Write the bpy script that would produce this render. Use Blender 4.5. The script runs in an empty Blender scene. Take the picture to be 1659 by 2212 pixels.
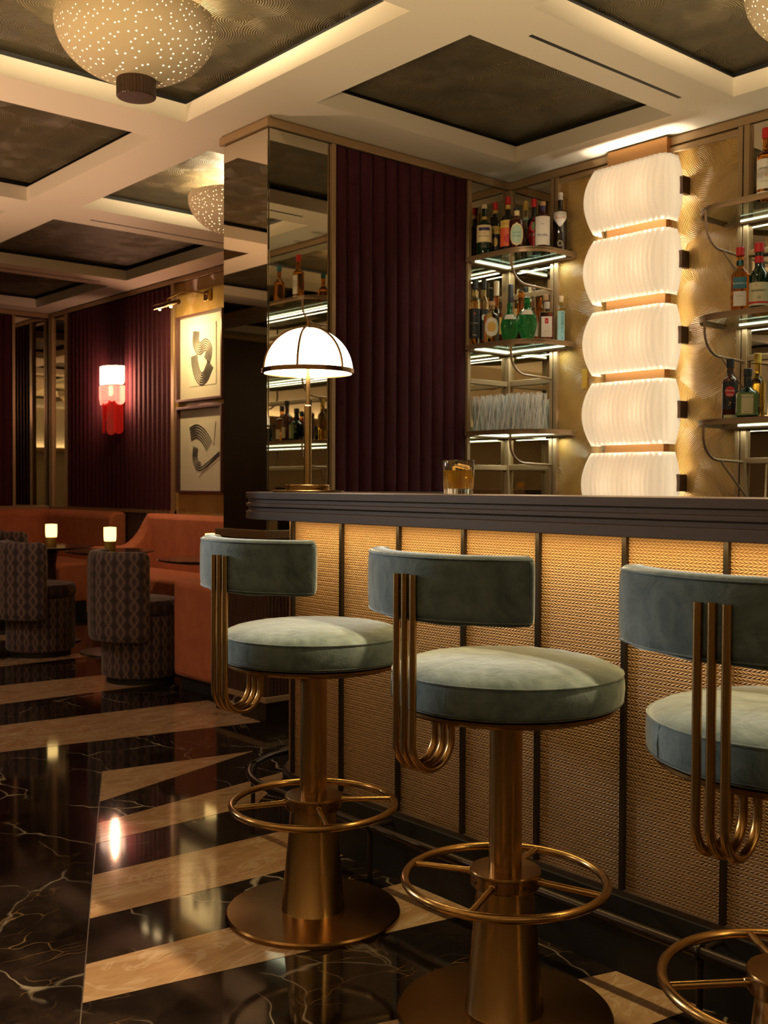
import bpy, bmesh, math, random
from mathutils import Vector, Matrix
random.seed(7)
PI = math.pi
sc = bpy.context.scene
COL = sc.collection
cos, sin = math.cos, math.sin

# ------------------------------------------------------------------ materials
class NT:
    """tiny node-tree helper"""
    def __init__(s, name):
        s.m = bpy.data.materials.new(name); s.m.use_nodes = True
        s.t = s.m.node_tree; s.t.nodes.clear()
        s.out = s.n('ShaderNodeOutputMaterial')
    def n(s, typ, **kw):
        nd = s.t.nodes.new(typ)
        for k, v in kw.items(): setattr(nd, k, v)
        return nd
    def put(s, sock, v):
        if isinstance(v, bpy.types.NodeSocket): s.t.links.new(v, sock)
        elif v is not None:
            if isinstance(v, (tuple, list)) and len(v) == 3 and sock.type == 'RGBA': v = (*v, 1)
            sock.default_value = v
    def math(s, op, a, b=None, c=None):
        nd = s.n('ShaderNodeMath', operation=op)
        s.put(nd.inputs[0], a); s.put(nd.inputs[1], b)
        if c is not None: s.put(nd.inputs[2], c)
        return nd.outputs[0]
    def mix(s, f, a, b):
        nd = s.n('ShaderNodeMix', data_type='RGBA')
        s.put(nd.inputs[0], f); s.put(nd.inputs[6], a); s.put(nd.inputs[7], b)
        return nd.outputs[2]
    def ramp(s, f, stops):
        nd = s.n('ShaderNodeValToRGB'); e = nd.color_ramp.elements
        while len(e) < len(stops): e.new(.5)
        for i, (p, c) in enumerate(stops):
            e[i].position = p; e[i].color = (*c, 1) if len(c) == 3 else c
        s.put(nd.inputs[0], f); return nd.outputs[0]
    def obj(s): return s.n('ShaderNodeTexCoord').outputs['Object']
    def geo(s): return s.n('ShaderNodeNewGeometry').outputs['Position']
    def mapv(s, v, scale=(1,1,1), loc=(0,0,0), rot=(0,0,0)):
        nd = s.n('ShaderNodeMapping'); s.put(nd.inputs[0], v)
        nd.inputs['Location'].default_value = loc; nd.inputs['Rotation'].default_value = rot
        nd.inputs['Scale'].default_value = scale; return nd.outputs[0]
    def noise(s, v, scale, det=3, rough=.5, dist=0, what='Fac'):
        nd = s.n('ShaderNodeTexNoise'); s.put(nd.inputs['Vector'], v)
        nd.inputs['Scale'].default_value = scale; nd.inputs['Detail'].default_value = det
        nd.inputs['Roughness'].default_value = rough; nd.inputs['Distortion'].default_value = dist
        return nd.outputs[what]
    def voro(s, v, scale, feature='F1', out='Distance', rnd=1.0, dims='3D'):
        nd = s.n('ShaderNodeTexVoronoi', feature=feature, voronoi_dimensions=dims)
        s.put(nd.inputs['Vector'], v); nd.inputs['Scale'].default_value = scale
        nd.inputs['Randomness'].default_value = rnd
        return nd.outputs[out]
    def sep(s, v):
        nd = s.n('ShaderNodeSeparateXYZ'); s.put(nd.inputs[0], v); return nd.outputs
    def comb(s, x, y, z):
        nd = s.n('ShaderNodeCombineXYZ')
        for i, v in enumerate((x, y, z)): s.put(nd.inputs[i], v)
        return nd.outputs[0]
    def bump(s, h, strength=.3, dist=.01):
        nd = s.n('ShaderNodeBump'); nd.inputs['Strength'].default_value = strength
        nd.inputs['Distance'].default_value = dist; s.put(nd.inputs['Height'], h)
        return nd.outputs[0]
    def pbr(s, base, rough=.5, metal=0., normal=None, **kw):
        nd = s.n('ShaderNodeBsdfPrincipled')
        s.put(nd.inputs['Base Color'], base); s.put(nd.inputs['Roughness'], rough)
        s.put(nd.inputs['Metallic'], metal)
        if normal is not None: s.put(nd.inputs['Normal'], normal)
        for k, v in kw.items(): s.put(nd.inputs[k.replace('_', ' ')], v)
        s.b = nd
        return nd.outputs[0]
    def done(s, shader):
        s.t.links.new(shader, s.out.inputs[0]); return s.m

def flat(name, base, rough=.5, metal=0., **kw):
    t = NT(name); return t.done(t.pbr(base, rough, metal, **kw))

def glow(name, col, st):
    t = NT(name); return t.done(t.pbr((.6,.55,.45), .4, Emission_Color=col, Emission_Strength=st))

def glass(name, col, rough=0.0, ior=1.45):
    t = NT(name)
    return t.done(t.pbr(col, rough, Transmission_Weight=1.0, IOR=ior))

M = {}
# painted ceiling
t = NT('ceiling_paint'); M['ceil'] = t.done(t.pbr((.74,.66,.54), .6))
M['reveal'] = flat('black_reveal', (.006,.006,.006), .7)

# feather-like raised lines: cells of parallel strokes turning from cell to cell
def feather(t, v, cell, line, flow=1.6):
    c = t.n('ShaderNodeTexVoronoi', feature='F1'); t.put(c.inputs['Vector'], v)
    c.inputs['Scale'].default_value = cell
    rel = t.n('ShaderNodeVectorMath', operation='SUBTRACT')
    sv = t.n('ShaderNodeVectorMath', operation='SCALE'); t.put(sv.inputs[0], v); sv.inputs['Scale'].default_value = cell
    ps = t.n('ShaderNodeVectorMath', operation='SCALE'); t.put(ps.inputs[0], c.outputs['Position']); ps.inputs['Scale'].default_value = cell
    t.put(rel.inputs[0], sv.outputs[0]); t.put(rel.inputs[1], ps.outputs[0])
    r = t.sep(rel.outputs[0]); col = t.sep(c.outputs['Color'])
    return r, col, c

def plaster(name, base, dark, axis, metal, cell, line, bs, rough):
    t = NT(name); g = t.geo(); s3 = t.sep(g)
    u = s3[0]; w = s3[2] if axis == 'xz' else s3[1]
    v2 = t.comb(u, w, 0.0)
    r, col, c = feather(t, v2, cell, line)
    ox = t.math('ADD', r[0], t.math('SUBTRACT', t.math('MULTIPLY', col[0], 2.), 1.))
    oy = t.math('ADD', r[1], t.math('SUBTRACT', t.math('MULTIPLY', col[1], 2.), 1.))
    d = t.math('SQRT', t.math('ADD', t.math('MULTIPLY', ox, ox), t.math('MULTIPLY', oy, oy)))
    n1 = t.noise(v2, cell*3, 2, .5)
    ph = t.math('MULTIPLY', t.math('ADD', d, t.math('MULTIPLY', n1, .05)), line)
    h = t.math('ADD', t.math('MULTIPLY', t.math('SINE', ph), .5), .5)
    fade = t.ramp(t.noise(t.comb(u, w, 3.), cell*1.1, 1), [(.35, (.25,.25,.25)), (.6, (1,1,1))])
    h = t.math('MULTIPLY', h, fade)
    big = t.noise(v2, 2.2, 2, .5)
    base2 = t.mix(t.math('MULTIPLY', h, .8), dark, base)
    base2 = t.mix(t.math('MULTIPLY', big, .3), base2, dark)
    return t.done(t.pbr(base2, rough, metal, t.bump(h, bs, .005)))
M['gold'] = plaster('gold_fan_plaster', (.60,.375,.11), (.40,.23,.06), 'xz', .0, 4.0, 180., 1., .38)
M['olive'] = plaster('olive_textured_paper', (.20,.145,.06), (.040,.033,.018), 'xy', .1, 5.0, 112., 1., .55)

M['bronze'] = flat('bronze_trim', (.36,.24,.125), .42, .35)
M['shelfmetal'] = flat('shelf_bronze', (.30,.19,.105), .42, .35)
M['clip'] = flat('dark_bronze', (.07,.035,.018), .4, .5)
t = NT('brass_backplate'); n = t.noise(t.mapv(t.geo(), (4,4,90)), 6, 2)
M['plate'] = t.done(t.pbr(t.mix(n, (.50,.26,.10), (.40,.20,.075)), .34, .85))

def brass(name, a, b, rough, sc=(60,60,3), aniso=.55):
    t = NT(name); o = t.mapv(t.obj(), (3,3,90)); n = t.noise(o, 8, 3, .6)
    big = t.noise(t.obj(), 9, 2)
    col = t.mix(n, a, b); col = t.mix(t.math('MULTIPLY', big, .3), col, (.16,.075,.025))
    r = rough
    tg = t.n('ShaderNodeTangent', direction_type='RADIAL', axis='Z')
    return t.done(t.pbr(col, r, 1.0, None, Anisotropic=aniso, Anisotropic_Rotation=.25, Tangent=tg.outputs[0]))
M['brass'] = brass('aged_brass', (.50,.31,.12), (.43,.26,.095), .25)
M['brassd'] = brass('dark_aged_brass', (.28,.155,.055), (.24,.13,.045), .27)
M['brassh'] = brass('bright_brass', (.62,.42,.17), (.5,.32,.12), .2)
M['blackmetal'] = flat('blackened_metal', (.05,.038,.03), .34, .8)

def velvet(name, a, b, sheen=.6, tint=(.75,.85,.9), sc=9):
    t = NT(name); o = t.obj()
    n = t.noise(o, sc, 4, .6, 1.2); n2 = t.noise(o, 260, 2); n3 = t.noise(t.mapv(o, (1,1,1), (7,3,1)), sc*2.6, 3, .65, .8)
    nn = t.math('ADD', t.math('MULTIPLY', n, .65), t.math('MULTIPLY', n3, .35))
    col = t.mix(t.ramp(nn, [(.36, (0,0,0)), (.62, (1,1,1))]), a, b)
    return t.done(t.pbr(col, .85, 0, t.bump(t.math('ADD', nn, t.math('MULTIPLY', n2, .06)), .5, .008),
                        Sheen_Weight=sheen, Sheen_Roughness=.32, Sheen_Tint=(*tint, 1), Specular_IOR_Level=.15))
M['teal'] = velvet('grey_teal_velvet', (.060,.090,.100), (.135,.180,.188), 1.0, (.80,.85,.84))
M['seam'] = flat('seam_thread', (.05,.07,.07), .9)
M['terra'] = velvet('terracotta_velvet', (.42,.125,.06), (.5,.16,.08), .35, (1,.6,.45), 5)
M['burg'] = velvet('burgundy_fabric', (.042,.008,.013), (.054,.011,.017), .05, (.9,.3,.3), 14)

# patterned aubergine fabric with gold ogee lattice
def ogee(name, planar):
    t = NT(name); x, y, z = t.sep(t.obj())
    if planar: u = t.math('MULTIPLY', x, 13.); v = t.math('MULTIPLY', y, 13.5)
    else:
        u = t.math('MULTIPLY', t.math('ARCTAN2', x, y), 3.9); u = t.math('MULTIPLY', u, 1.0)
        v = t.math('MULTIPLY', z, 13.5)
    w = t.math('MULTIPLY', t.math('SINE', t.math('MULTIPLY', v, PI)), .25)
    def dist(sgn):
        f = t.math('FRACT', t.math('ADD', t.math('ADD', u, 100.), t.math('MULTIPLY', w, sgn)))
        return t.math('ABSOLUTE', t.math('SUBTRACT', f, .5))
    d = t.math('MINIMUM', dist(1.), dist(-1.))
    line = t.ramp(d, [(.022, (1,1,1)), (.05, (0,0,0))])
    inner = t.ramp(d, [(.14, (0,0,0)), (.24, (1,1,1))])
    base = t.mix(inner, (.085,.048,.060), (.026,.013,.016))
    col = t.mix(line, base, (.24,.16,.08))
    return t.done(t.pbr(col, .75, 0, t.bump(line, .2, .002), Sheen_Weight=.25))
M['ogee'] = ogee('ogee_fabric', False); M['ogee2'] = ogee('ogee_fabric_seat', True)

# marbles
t = NT('black_marble'); g = t.geo()
wob = t.noise(g, 1.3, 4, .6, 0, 'Color')
gw = t.n('ShaderNodeVectorMath', operation='MULTIPLY_ADD'); t.put(gw.inputs[0], wob); gw.inputs[1].default_value = (.6,.6,.6); t.put(gw.inputs[2], g)
e1 = t.voro(t.mapv(gw.outputs[0], (1.0,2.2,1), (0,0,0), (0,0,.5)), 1.7, 'DISTANCE_TO_EDGE')
v1 = t.ramp(e1, [(0, (1,1,1)), (.016, (0,0,0))])
e2 = t.voro(t.mapv(gw.outputs[0], (2.2,1.0,1), (3,1,0), (0,0,-.3)), 5., 'DISTANCE_TO_EDGE')
v2 = t.ramp(e2, [(0, (1,1,1)), (.02, (0,0,0))])
pm = t.ramp(t.noise(g, 2.4, 3), [(.44, (0,0,0)), (.60, (1,1,1))])
pm2 = t.ramp(t.noise(t.mapv(g, (1,1,1), (5,2,0)), 3.1, 3), [(.52, (0,0,0)), (.7, (1,1,1))])
cl = t.mix(t.ramp(t.noise(g, 9, 5, .7), [(.45,(0,0,0)),(.75,(1,1,1))]), (.010,.007,.006), (.030,.019,.013))
cl = t.mix(t.math('MULTIPLY', v2, pm2), cl, (.22,.13,.055))
cl = t.mix(t.math('MULTIPLY', v1, pm), cl, (.42,.36,.28))
M['black'] = t.done(t.pbr(cl, .06, 0, None, Specular_IOR_Level=.55))
t = NT('beige_marble'); g = t.geo()
m2 = t.mapv(g, (2.3,.9,1), (0,0,0), (0,0,.06))
a = t.noise(m2, 2.2, 6, .62, 1.2); b = t.noise(m2, 3.2, 4, .6, 1.5)
cl = t.ramp(a, [(.28, (.24,.125,.06)), (.42, (.44,.285,.16)), (.54, (.36,.21,.11)), (.66, (.48,.34,.21)), (.78, (.62,.51,.38))])
vv = t.ramp(t.math('ABSOLUTE', t.math('SUBTRACT', b, .5)), [(0, (1,1,1)), (.035, (0,0,0))])
cl = t.mix(t.math('MULTIPLY', vv, .35), cl, (.66,.54,.40))
M['beige'] = t.done(t.pbr(cl, .07, 0, None, Specular_IOR_Level=.5))
M['joint'] = flat('floor_joint', (.10,.085,.07), .35, .4)

# woven leather panels: rows of slanted stitches, slant alternating row by row
t = NT('woven_leather'); uvn = t.n('ShaderNodeUVMap'); uvn.uv_map = 'UVMap'
x, y, z = t.sep(uvn.outputs[0])
rw = t.math('MULTIPLY', y, 1/.0078); row = t.math('FLOOR', rw); fv = t.math('FRACT', rw)
sg = t.math('SUBTRACT', t.math('MULTIPLY', t.math('MODULO', t.math('ABSOLUTE', row), 2.), 2.), 1.)
sl = t.math('MULTIPLY', t.math('MULTIPLY', sg, t.math('SUBTRACT', fv, .5)), 0.85)
fu = t.math('FRACT', t.math('ADD', t.math('ADD', t.math('MULTIPLY', x, 1/.0122), sl), 400.))
h = t.math('MULTIPLY', t.math('POWER', t.math('SINE', t.math('MULTIPLY', fu, PI)), .5), t.math('POWER', t.math('SINE', t.math('MULTIPLY', fv, PI)), .4))
big = t.noise(t.geo(), 5, 2)
cl = t.mix(big, (.42,.245,.11), (.36,.20,.09)); cl = t.mix(t.ramp(h, [(.12,(1,1,1)),(.50,(0,0,0))]), cl, (.24,.125,.05))  # gaps between stitches coloured darker, standing in for their shade
M['weave'] = t.done(t.pbr(cl, .42, .1, t.bump(h, .75, .005)))

# wood
def wood(name, a, b, sc, rough=.45, bs=.15):
    t = NT(name); n = t.noise(t.mapv(t.geo(), sc), 5, 4, .6, .4)
    return t.done(t.pbr(t.mix(n, a, b), rough, 0, t.bump(n, bs, .003)))
M['barwood'] = wood('dark_stained_wood', (.055,.034,.026), (.085,.056,.043), (2.5,2.5,60), .36, .06)
M['darkwood'] = wood('dark_wainscot_wood', (.045,.018,.010), (.07,.03,.017), (60,60,2), .4)
M['tablewood'] = flat('dark_glossy_table', (.035,.018,.013), .12)
M['capwood'] = flat('bronze_brown_cap', (.17,.095,.045), .4, .3)

# mirrors with age spots
t = NT('antique_mirror'); g = t.geo()
sp = t.ramp(t.voro(g, 55), [(.06, (1,1,1)), (.13, (0,0,0))]); sm = t.ramp(t.noise(g, 5, 3), [(.5,(0,0,0)),(.7,(1,1,1))])
cl = t.mix(t.math('MULTIPLY', sp, sm), t.mix(t.noise(g, 7, 4), (.60,.54,.43), (.68,.62,.5)), (.10,.07,.04))
M['mirror'] = t.done(t.pbr(cl, .015, 1.0))
M['edge'] = flat('mirror_edge', (.02,.018,.014), .4)

# lit ribbed opal glass of the bar wall light
t = NT('opal_ribbed_glass'); s3 = t.sep(t.obj())
uvn = t.n('ShaderNodeUVMap'); uvn.uv_map = 'UVMap'; ux = t.sep(uvn.outputs[0])[0]
rb = t.math('SINE', t.math('MULTIPLY', ux, 2*PI/.0185))
nb = None
tr = t.n('ShaderNodeBsdfTranslucent'); t.put(tr.inputs[0], (.96,.93,.85))
pb = t.pbr((.86,.78,.66), .3, 0, nb, Emission_Color=(1,.88,.68,1), Emission_Strength=.36)
mx = t.n('ShaderNodeMixShader'); mx.inputs[0].default_value = .68
t.t.links.new(pb, mx.inputs[1]); t.t.links.new(tr.outputs[0], mx.inputs[2])
M['opal'] = t.done(mx.outputs[0])
M['dome'] = glow('lit_opal_dome', (1,.90,.74), 5)
M['led'] = glow('shelf_led', (.86,1,.70), 4.2)
M['ledwarm'] = glow('warm_led', (1,.66,.27), 4.0)
M['candle'] = glow('lit_candle_glass', (1,.66,.22), 3.)
M['candlebase'] = flat('ribbed_gold_base', (.55,.36,.08), .3, .6)
M['bulb'] = glow('lamp_bulb', (1,.74,.42), 9.)
M['diff'] = glow('inner_diffuser', (1,.80,.50), 2.6)
M['bulbw'] = glow('picture_bulb', (1,.78,.42), 8.)

# perforated plaster bowl
t = NT('perforated_plaster'); o = t.obj(); x, y, z = t.sep(o)
rr = t.math('SQRT', t.math('ADD', t.math('MULTIPLY', x, x), t.math('MULTIPLY', y, y)))
an = t.math('ARCTAN2', rr, t.math('MULTIPLY', z, -1.6))
k = t.math('DIVIDE', an, t.math('ADD', rr, .0001))
vv = t.comb(t.math('MULTIPLY', x, k), t.math('MULTIPLY', y, k), 0.)
d = t.voro(vv, 7.8, 'F1', 'Distance', .9, '2D')
hole = t.math('LESS_THAN', d, .094)
nz = t.noise(o, 40, 4, .6)
pb = t.pbr((.66,.54,.37), .8, 0, t.bump(nz, .35, .004))
tp = t.n('ShaderNodeBsdfTransparent')
mx = t.n('ShaderNodeMixShader'); t.put(mx.inputs[0], hole)
t.t.links.new(pb, mx.inputs[1]); t.t.links.new(tp.outputs[0], mx.inputs[2])
M['perf'] = t.done(mx.outputs[0])
M['finial'] = flat('brown_finial', (.06,.032,.018), .4, .4)

M['clear'] = glass('clear_glass', (.97,.98,.96))
t = NT('cut_highball_glass'); x, y, z = t.sep(t.obj()); lw = t.n('ShaderNodeLayerWeight'); lw.inputs[0].default_value = .45
fac = t.math('SINE', t.math('ADD', t.math('MULTIPLY', t.math('ARCTAN2', x, y), 5.), t.math('MULTIPLY', z, 28.)))
fc = t.math('ADD', t.math('ADD', t.math('MULTIPLY', t.ramp(fac, [(.45,(0,0,0)),(.9,(1,1,1))]), .42), t.math('MULTIPLY', t.math('POWER', lw.outputs['Facing'], 2.), .85)), .05)  # white streaks and edges painted in for glints in the cut glass
tp = t.n('ShaderNodeBsdfTransparent'); pb = t.pbr((1,1,.97), .06, 0, None, Specular_IOR_Level=.8)
mx = t.n('ShaderNodeMixShader'); t.put(mx.inputs[0], t.math('MINIMUM', fc, .8)); t.t.links.new(tp.outputs[0], mx.inputs[1]); t.t.links.new(pb, mx.inputs[2])
M['hiball'] = t.done(mx.outputs[0])
M['liquor'] = flat('whisky', (.95,.50,.05), 0.0, 0, Transmission_Weight=.45, IOR=1.36)
M['ice'] = glass('ice', (.98,.98,.97), .12, 1.31)
M['amber'] = glass('amber_spirit', (.82,.33,.05), .0, 1.40)
M['pale'] = glass('pale_spirit', (.90,.88,.66), .0, 1.38)
M['aqua'] = glass('pale_yellow_spirit', (.78,.72,.38), .05, 1.38)
M['yellowg'] = glass('yellow_spirit', (.85,.62,.10), .0, 1.38)
t = NT('green_cut_glass'); o = t.obj(); x, y, z = t.sep(o)
da = t.math('SINE', t.math('MULTIPLY', t.math('ADD', x, z), 2*PI/.0105)); db = t.math('SINE', t.math('MULTIPLY', t.math('SUBTRACT', x, z), 2*PI/.0105))
M['green'] = t.done(t.pbr((.03,.42,.09), .03, 0, t.bump(t.math('MAXIMUM', da, db), .7, .004), Transmission_Weight=.85, IOR=1.45))
def bottleglass(name, c): return flat(name, c, .05, 0., Specular_IOR_Level=.6)
M['gdark'] = bottleglass('very_dark_glass', (.012,.009,.007)); M['ggreen'] = bottleglass('dark_green_glass', (.006,.022,.010))
M['gwine'] = bottleglass('dark_wine_liquor', (.045,.010,.008)); M['gbrown'] = bottleglass('brown_liquor', (.07,.018,.006))
M['pane'] = t and flat('frame_glass', (1,1,1), 0.0)
t = NT('picture_glass'); tp = t.n('ShaderNodeBsdfTransparent'); gl = t.n('ShaderNodeBsdfGlossy'); gl.inputs['Roughness'].default_value = 0
fr = t.n('ShaderNodeLayerWeight'); fr.inputs[0].default_value = .5
mx = t.n('ShaderNodeMixShader'); t.put(mx.inputs[0], t.math('ADD', t.math('MULTIPLY', t.math('POWER', fr.outputs['Facing'], 5.), .9), .035)); t.t.links.new(tp.outputs[0], mx.inputs[1]); t.t.links.new(gl.outputs[0], mx.inputs[2])
M['pane'] = t.done(mx.outputs[0])
t = NT('shelf_glass'); tp = t.n('ShaderNodeBsdfTransparent'); t.put(tp.inputs[0], (.86,.93,.88)); gl = t.n('ShaderNodeBsdfGlossy'); gl.inputs['Roughness'].default_value = .02
fr = t.n('ShaderNodeLayerWeight'); fr.inputs[0].default_value = .5
mx = t.n('ShaderNodeMixShader'); t.put(mx.inputs[0], t.math('ADD', t.math('MULTIPLY', t.math('POWER', fr.outputs['Facing'], 5.), .55), .04)); t.t.links.new(tp.outputs[0], mx.inputs[1]); t.t.links.new(gl.outputs[0], mx.inputs[2])
M['shelfglass'] = t.done(mx.outputs[0])
M['frame'] = flat('dark_plum_frame', (.085,.035,.032), .35)
M['mat'] = flat('cream_mount', (.74,.66,.52), .85); M['paper'] = flat('cream_paper', (.80,.73,.58), .9)
M['ink'] = flat('black_ink', (.012,.010,.009), .7)
# red glass pendants of the sconce
t = NT('clear_lit_glass_tier'); M['tier'] = t.done(t.pbr((1,.86,.78), .12, 0, t.bump(t.noise(t.obj(), 60, 3), .6, .004), Transmission_Weight=.6, Emission_Color=(1,.70,.52,1), Emission_Strength=1.3))
t = NT('pink_lit_glass_tier'); M['tier2'] = t.done(t.pbr((1,.35,.28), .12, 0, t.bump(t.noise(t.obj(), 60, 3), .6, .004), Transmission_Weight=.6, Emission_Color=(1,.32,.22,1), Emission_Strength=.8))
t = NT('red_glass_drop'); M['drop'] = t.done(t.pbr((.95,.05,.04), .08, 0, t.bump(t.noise(t.obj(), 60, 3), .6, .004), Transmission_Weight=.7, Emission_Color=(1,.03,.02,1), Emission_Strength=.06))
def ink(n, c): M[n] = flat(n, c, .55)
for nme, c in dict(l_cream=(.78,.62,.33), l_white=(.80,.76,.68), l_black=(.012,.012,.014), l_red=(.55,.02,.02), l_orange=(.75,.12,.03), l_mint=(.42,.58,.44), l_teal=(.02,.17,.22), l_yellow=(.75,.55,.10),
    l_gold=(.70,.45,.10), l_blue=(.33,.60,.62), l_navy=(.03,.02,.10), l_green=(.16,.24,.07), l_pale=(.62,.58,.36), c_red=(.5,.012,.012), c_black=(.01,.01,.011), c_gold=(.6,.38,.08), c_silver=(.55,.5,.46), c_cork=(.55,.33,.16), c_yellow=(.65,.42,.05), c_cream=(.75,.6,.38)).items(): ink(nme, c)

# ------------------------------------------------------------------ mesh building
class MB:
    def __init__(s): s.v = []; s.f = []; s.mi = []; s.uv = None
    def add(s, vs, fs, mi=0):
        o = len(s.v); s.v += [tuple(v) for v in vs]; s.f += [tuple(i+o for i in f) for f in fs]; s.mi += [mi]*len(fs); return s
    def box(s, x0, x1, y0, y1, z0, z1, mi=0):
        return s.add([(x0,y0,z0),(x1,y0,z0),(x1,y1,z0),(x0,y1,z0),(x0,y0,z1),(x1,y0,z1),(x1,y1,z1),(x0,y1,z1)],
                     [(3,2,1,0),(4,5,6,7),(0,1,5,4),(1,2,6,5),(2,3,7,6),(3,0,4,7)], mi)
    def quad(s, a, b, c, d, mi=0): return s.add([a,b,c,d], [(0,1,2,3)], mi)
    def lathe(s, prof, seg=32, c=(0,0,0), rad=None, mi=0, sy=1.0, caps=True):
        vs = []; fs = []; n = len(prof)
        for r, z in prof:
            for j in range(seg):
                a = 2*PI*j/seg; q = rad(a) if rad else 1.
                vs.append((c[0]+r*q*cos(a), c[1]+r*q*sin(a)*sy, c[2]+z))
        for i in range(n-1):
            for j in range(seg):
                k = (j+1) % seg; fs.append((i*seg+j, i*seg+k, (i+1)*seg+k, (i+1)*seg+j))
        if caps: fs.append(tuple(range(seg-1, -1, -1))); fs.append(tuple((n-1)*seg+j for j in range(seg)))
        return s.add(vs, fs, mi)
    def lathe_closed(s, prof, seg=32, c=(0,0,0), rad=None, sy=1.):
        """closed profile loop (ring-like or hollow solids; points with r==0 allowed at the axis)"""
        vs = []; fs = []; n = len(prof)
        for r, z in prof:
            for j in range(seg):
                a = 2*PI*j/seg; q = rad(a, z) if rad else 1.
                vs.append((c[0]+r*q*cos(a), c[1]+r*q*sin(a)*sy, c[2]+z))
        for i in range(n):
            i2 = (i+1) % n
            for j in range(seg):
                k = (j+1) % seg; fs.append((i*seg+j, i*seg+k, i2*seg+k, i2*seg+j))
        return s.add(vs, fs)
    def tube(s, pts, r, seg=12, closed=False, caps=True):
        P = [Vector(p) for p in pts]; n = len(P); vs = []; fs = []
        up = None
        for i in range(n):
            if closed: d = P[(i+1) % n]-P[i-1]
            else: d = P[min(i+1, n-1)]-P[max(i-1, 0)]
            d.normalize()
            if up is None:
                up = Vector((0,0,1)) if abs(d.z) < .9 else Vector((1,0,0))
            a = d.cross(up)
            if a.length < 1e-6: a = d.orthogonal()
            a.normalize(); b = a.cross(d).normalized(); up = b
            rr = r[i] if isinstance(r, (list, tuple)) else r
            for j in range(seg):
                t = 2*PI*j/seg; vs.append(P[i]+a*rr*cos(t)+b*rr*sin(t))
        m = n if closed else n-1
        for i in range(m):
            i2 = (i+1) % n
            for j in range(seg):
                k = (j+1) % seg; fs.append((i*seg+j, i*seg+k, i2*seg+k, i2*seg+j))
        if not closed and caps:
            fs.append(tuple(range(seg-1, -1, -1))); fs.append(tuple((n-1)*seg+j for j in range(seg)))
        return s.add(vs, fs)
    def torus(s, R, r, z=0, seg=64, s2=14, c=(0,0)):
        return s.tube([(c[0]+R*cos(2*PI*i/seg), c[1]+R*sin(2*PI*i/seg), z) for i in range(seg)], r, s2, True)
    def prism(s, poly, z0, z1, mi=0):
        n = len(poly); vs = [(x,y,z0) for x,y in poly]+[(x,y,z1) for x,y in poly]
        return s.add(vs, [tuple(range(n-1,-1,-1)), tuple(range(n,2*n))]+[(i,(i+1)%n,(i+1)%n+n,i+n) for i in range(n)], mi)
    def sweep(s, path, prof, closed_prof=True, caps=True):
        """path: list of (x,y); prof: list of (offset, z) or function(i)->list; offset to the left of travel"""
        n = len(path); rings = []
        for i, p in enumerate(path):
            a = Vector(path[max(i-1,0)]); b = Vector(path[min(i+1,n-1)]); d = (b-a).normalized(); nrm = Vector((-d.y, d.x))
            pr = prof(i) if callable(prof) else prof
            rings.append([(p[0]+nrm.x*o, p[1]+nrm.y*o, z) for o, z in pr])
        m = len(rings[0]); vs = [v for r in rings for v in r]; fs = []
        for i in range(n-1):
            for j in range(m if closed_prof else m-1):
                k = (j+1) % m; fs.append((i*m+j, i*m+k, (i+1)*m+k, (i+1)*m+j))
        if caps and closed_prof: fs += [tuple(range(m-1,-1,-1)), tuple((n-1)*m+j for j in range(m))]
        return s.add(vs, fs)
    def build(s, name, mats, parent=None, smooth=None, bevel=0, bseg=3, fix=True, sub=0, autos=35):
        me = bpy.data.meshes.new(name); me.from_pydata(s.v, [], s.f)
        if not isinstance(mats, (list, tuple)): mats = [mats]
        for m in mats: me.materials.append(m)
        for p, k in zip(me.polygons, s.mi): p.material_index = k
        if fix:
            b = bmesh.new(); b.from_mesh(me); bmesh.ops.recalc_face_normals(b, faces=b.faces); b.to_mesh(me); b.free()
        if smooth is not False:
            for p in me.polygons: p.use_smooth = True
            me.set_sharp_from_angle(angle=math.radians(autos))
        o = bpy.data.objects.new(name, me); COL.objects.link(o)
        if parent is not None: o.parent = parent
        if bevel:
            bm = o.modifiers.new('Bevel', 'BEVEL'); bm.width = bevel; bm.segments = bseg; bm.limit_method = 'ANGLE'; bm.angle_limit = math.radians(40)
            bm.harden_normals = False
        if sub:
            sm = o.modifiers.new('Sub', 'SUBSURF'); sm.levels = sub; sm.render_levels = sub
        return o

def thing(name, label, cat, loc=(0,0,0), rz=0, group=None):
    o = bpy.data.objects.new(name, None); COL.objects.link(o); o.empty_display_size = .1
    o.location = loc; o.rotation_euler = (0,0,rz); o['label'] = label; o['category'] = cat
    if group: o['group'] = group
    return o
def tag(o, label, cat, group=None):
    o['label'] = label; o['category'] = cat
    if group: o['group'] = group
    return o
def struct(o): o['kind'] = 'structure'; return o
def dup(root, loc, rz=None, label=None):
    r = root.copy(); COL.objects.link(r); r.location = loc
    if rz is not None: r.rotation_euler = (0,0,rz)
    if label: r['label'] = label
    for ch in list(root.children):
        c = ch.copy(); COL.objects.link(c); c.parent = r
        for g in list(ch.children):
            d = g.copy(); COL.objects.link(d); d.parent = c
    return r
def arc(cx, cy, r, a0, a1, n): return [(cx+r*cos(math.radians(a0+(a1-a0)*i/n)), cy+r*sin(math.radians(a0+(a1-a0)*i/n))) for i in range(n+1)]
def seamless(a, b, n): return [tuple(a[k]+(b[k]-a[k])*i/n for k in range(len(a))) for i in range(n+1)]

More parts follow.
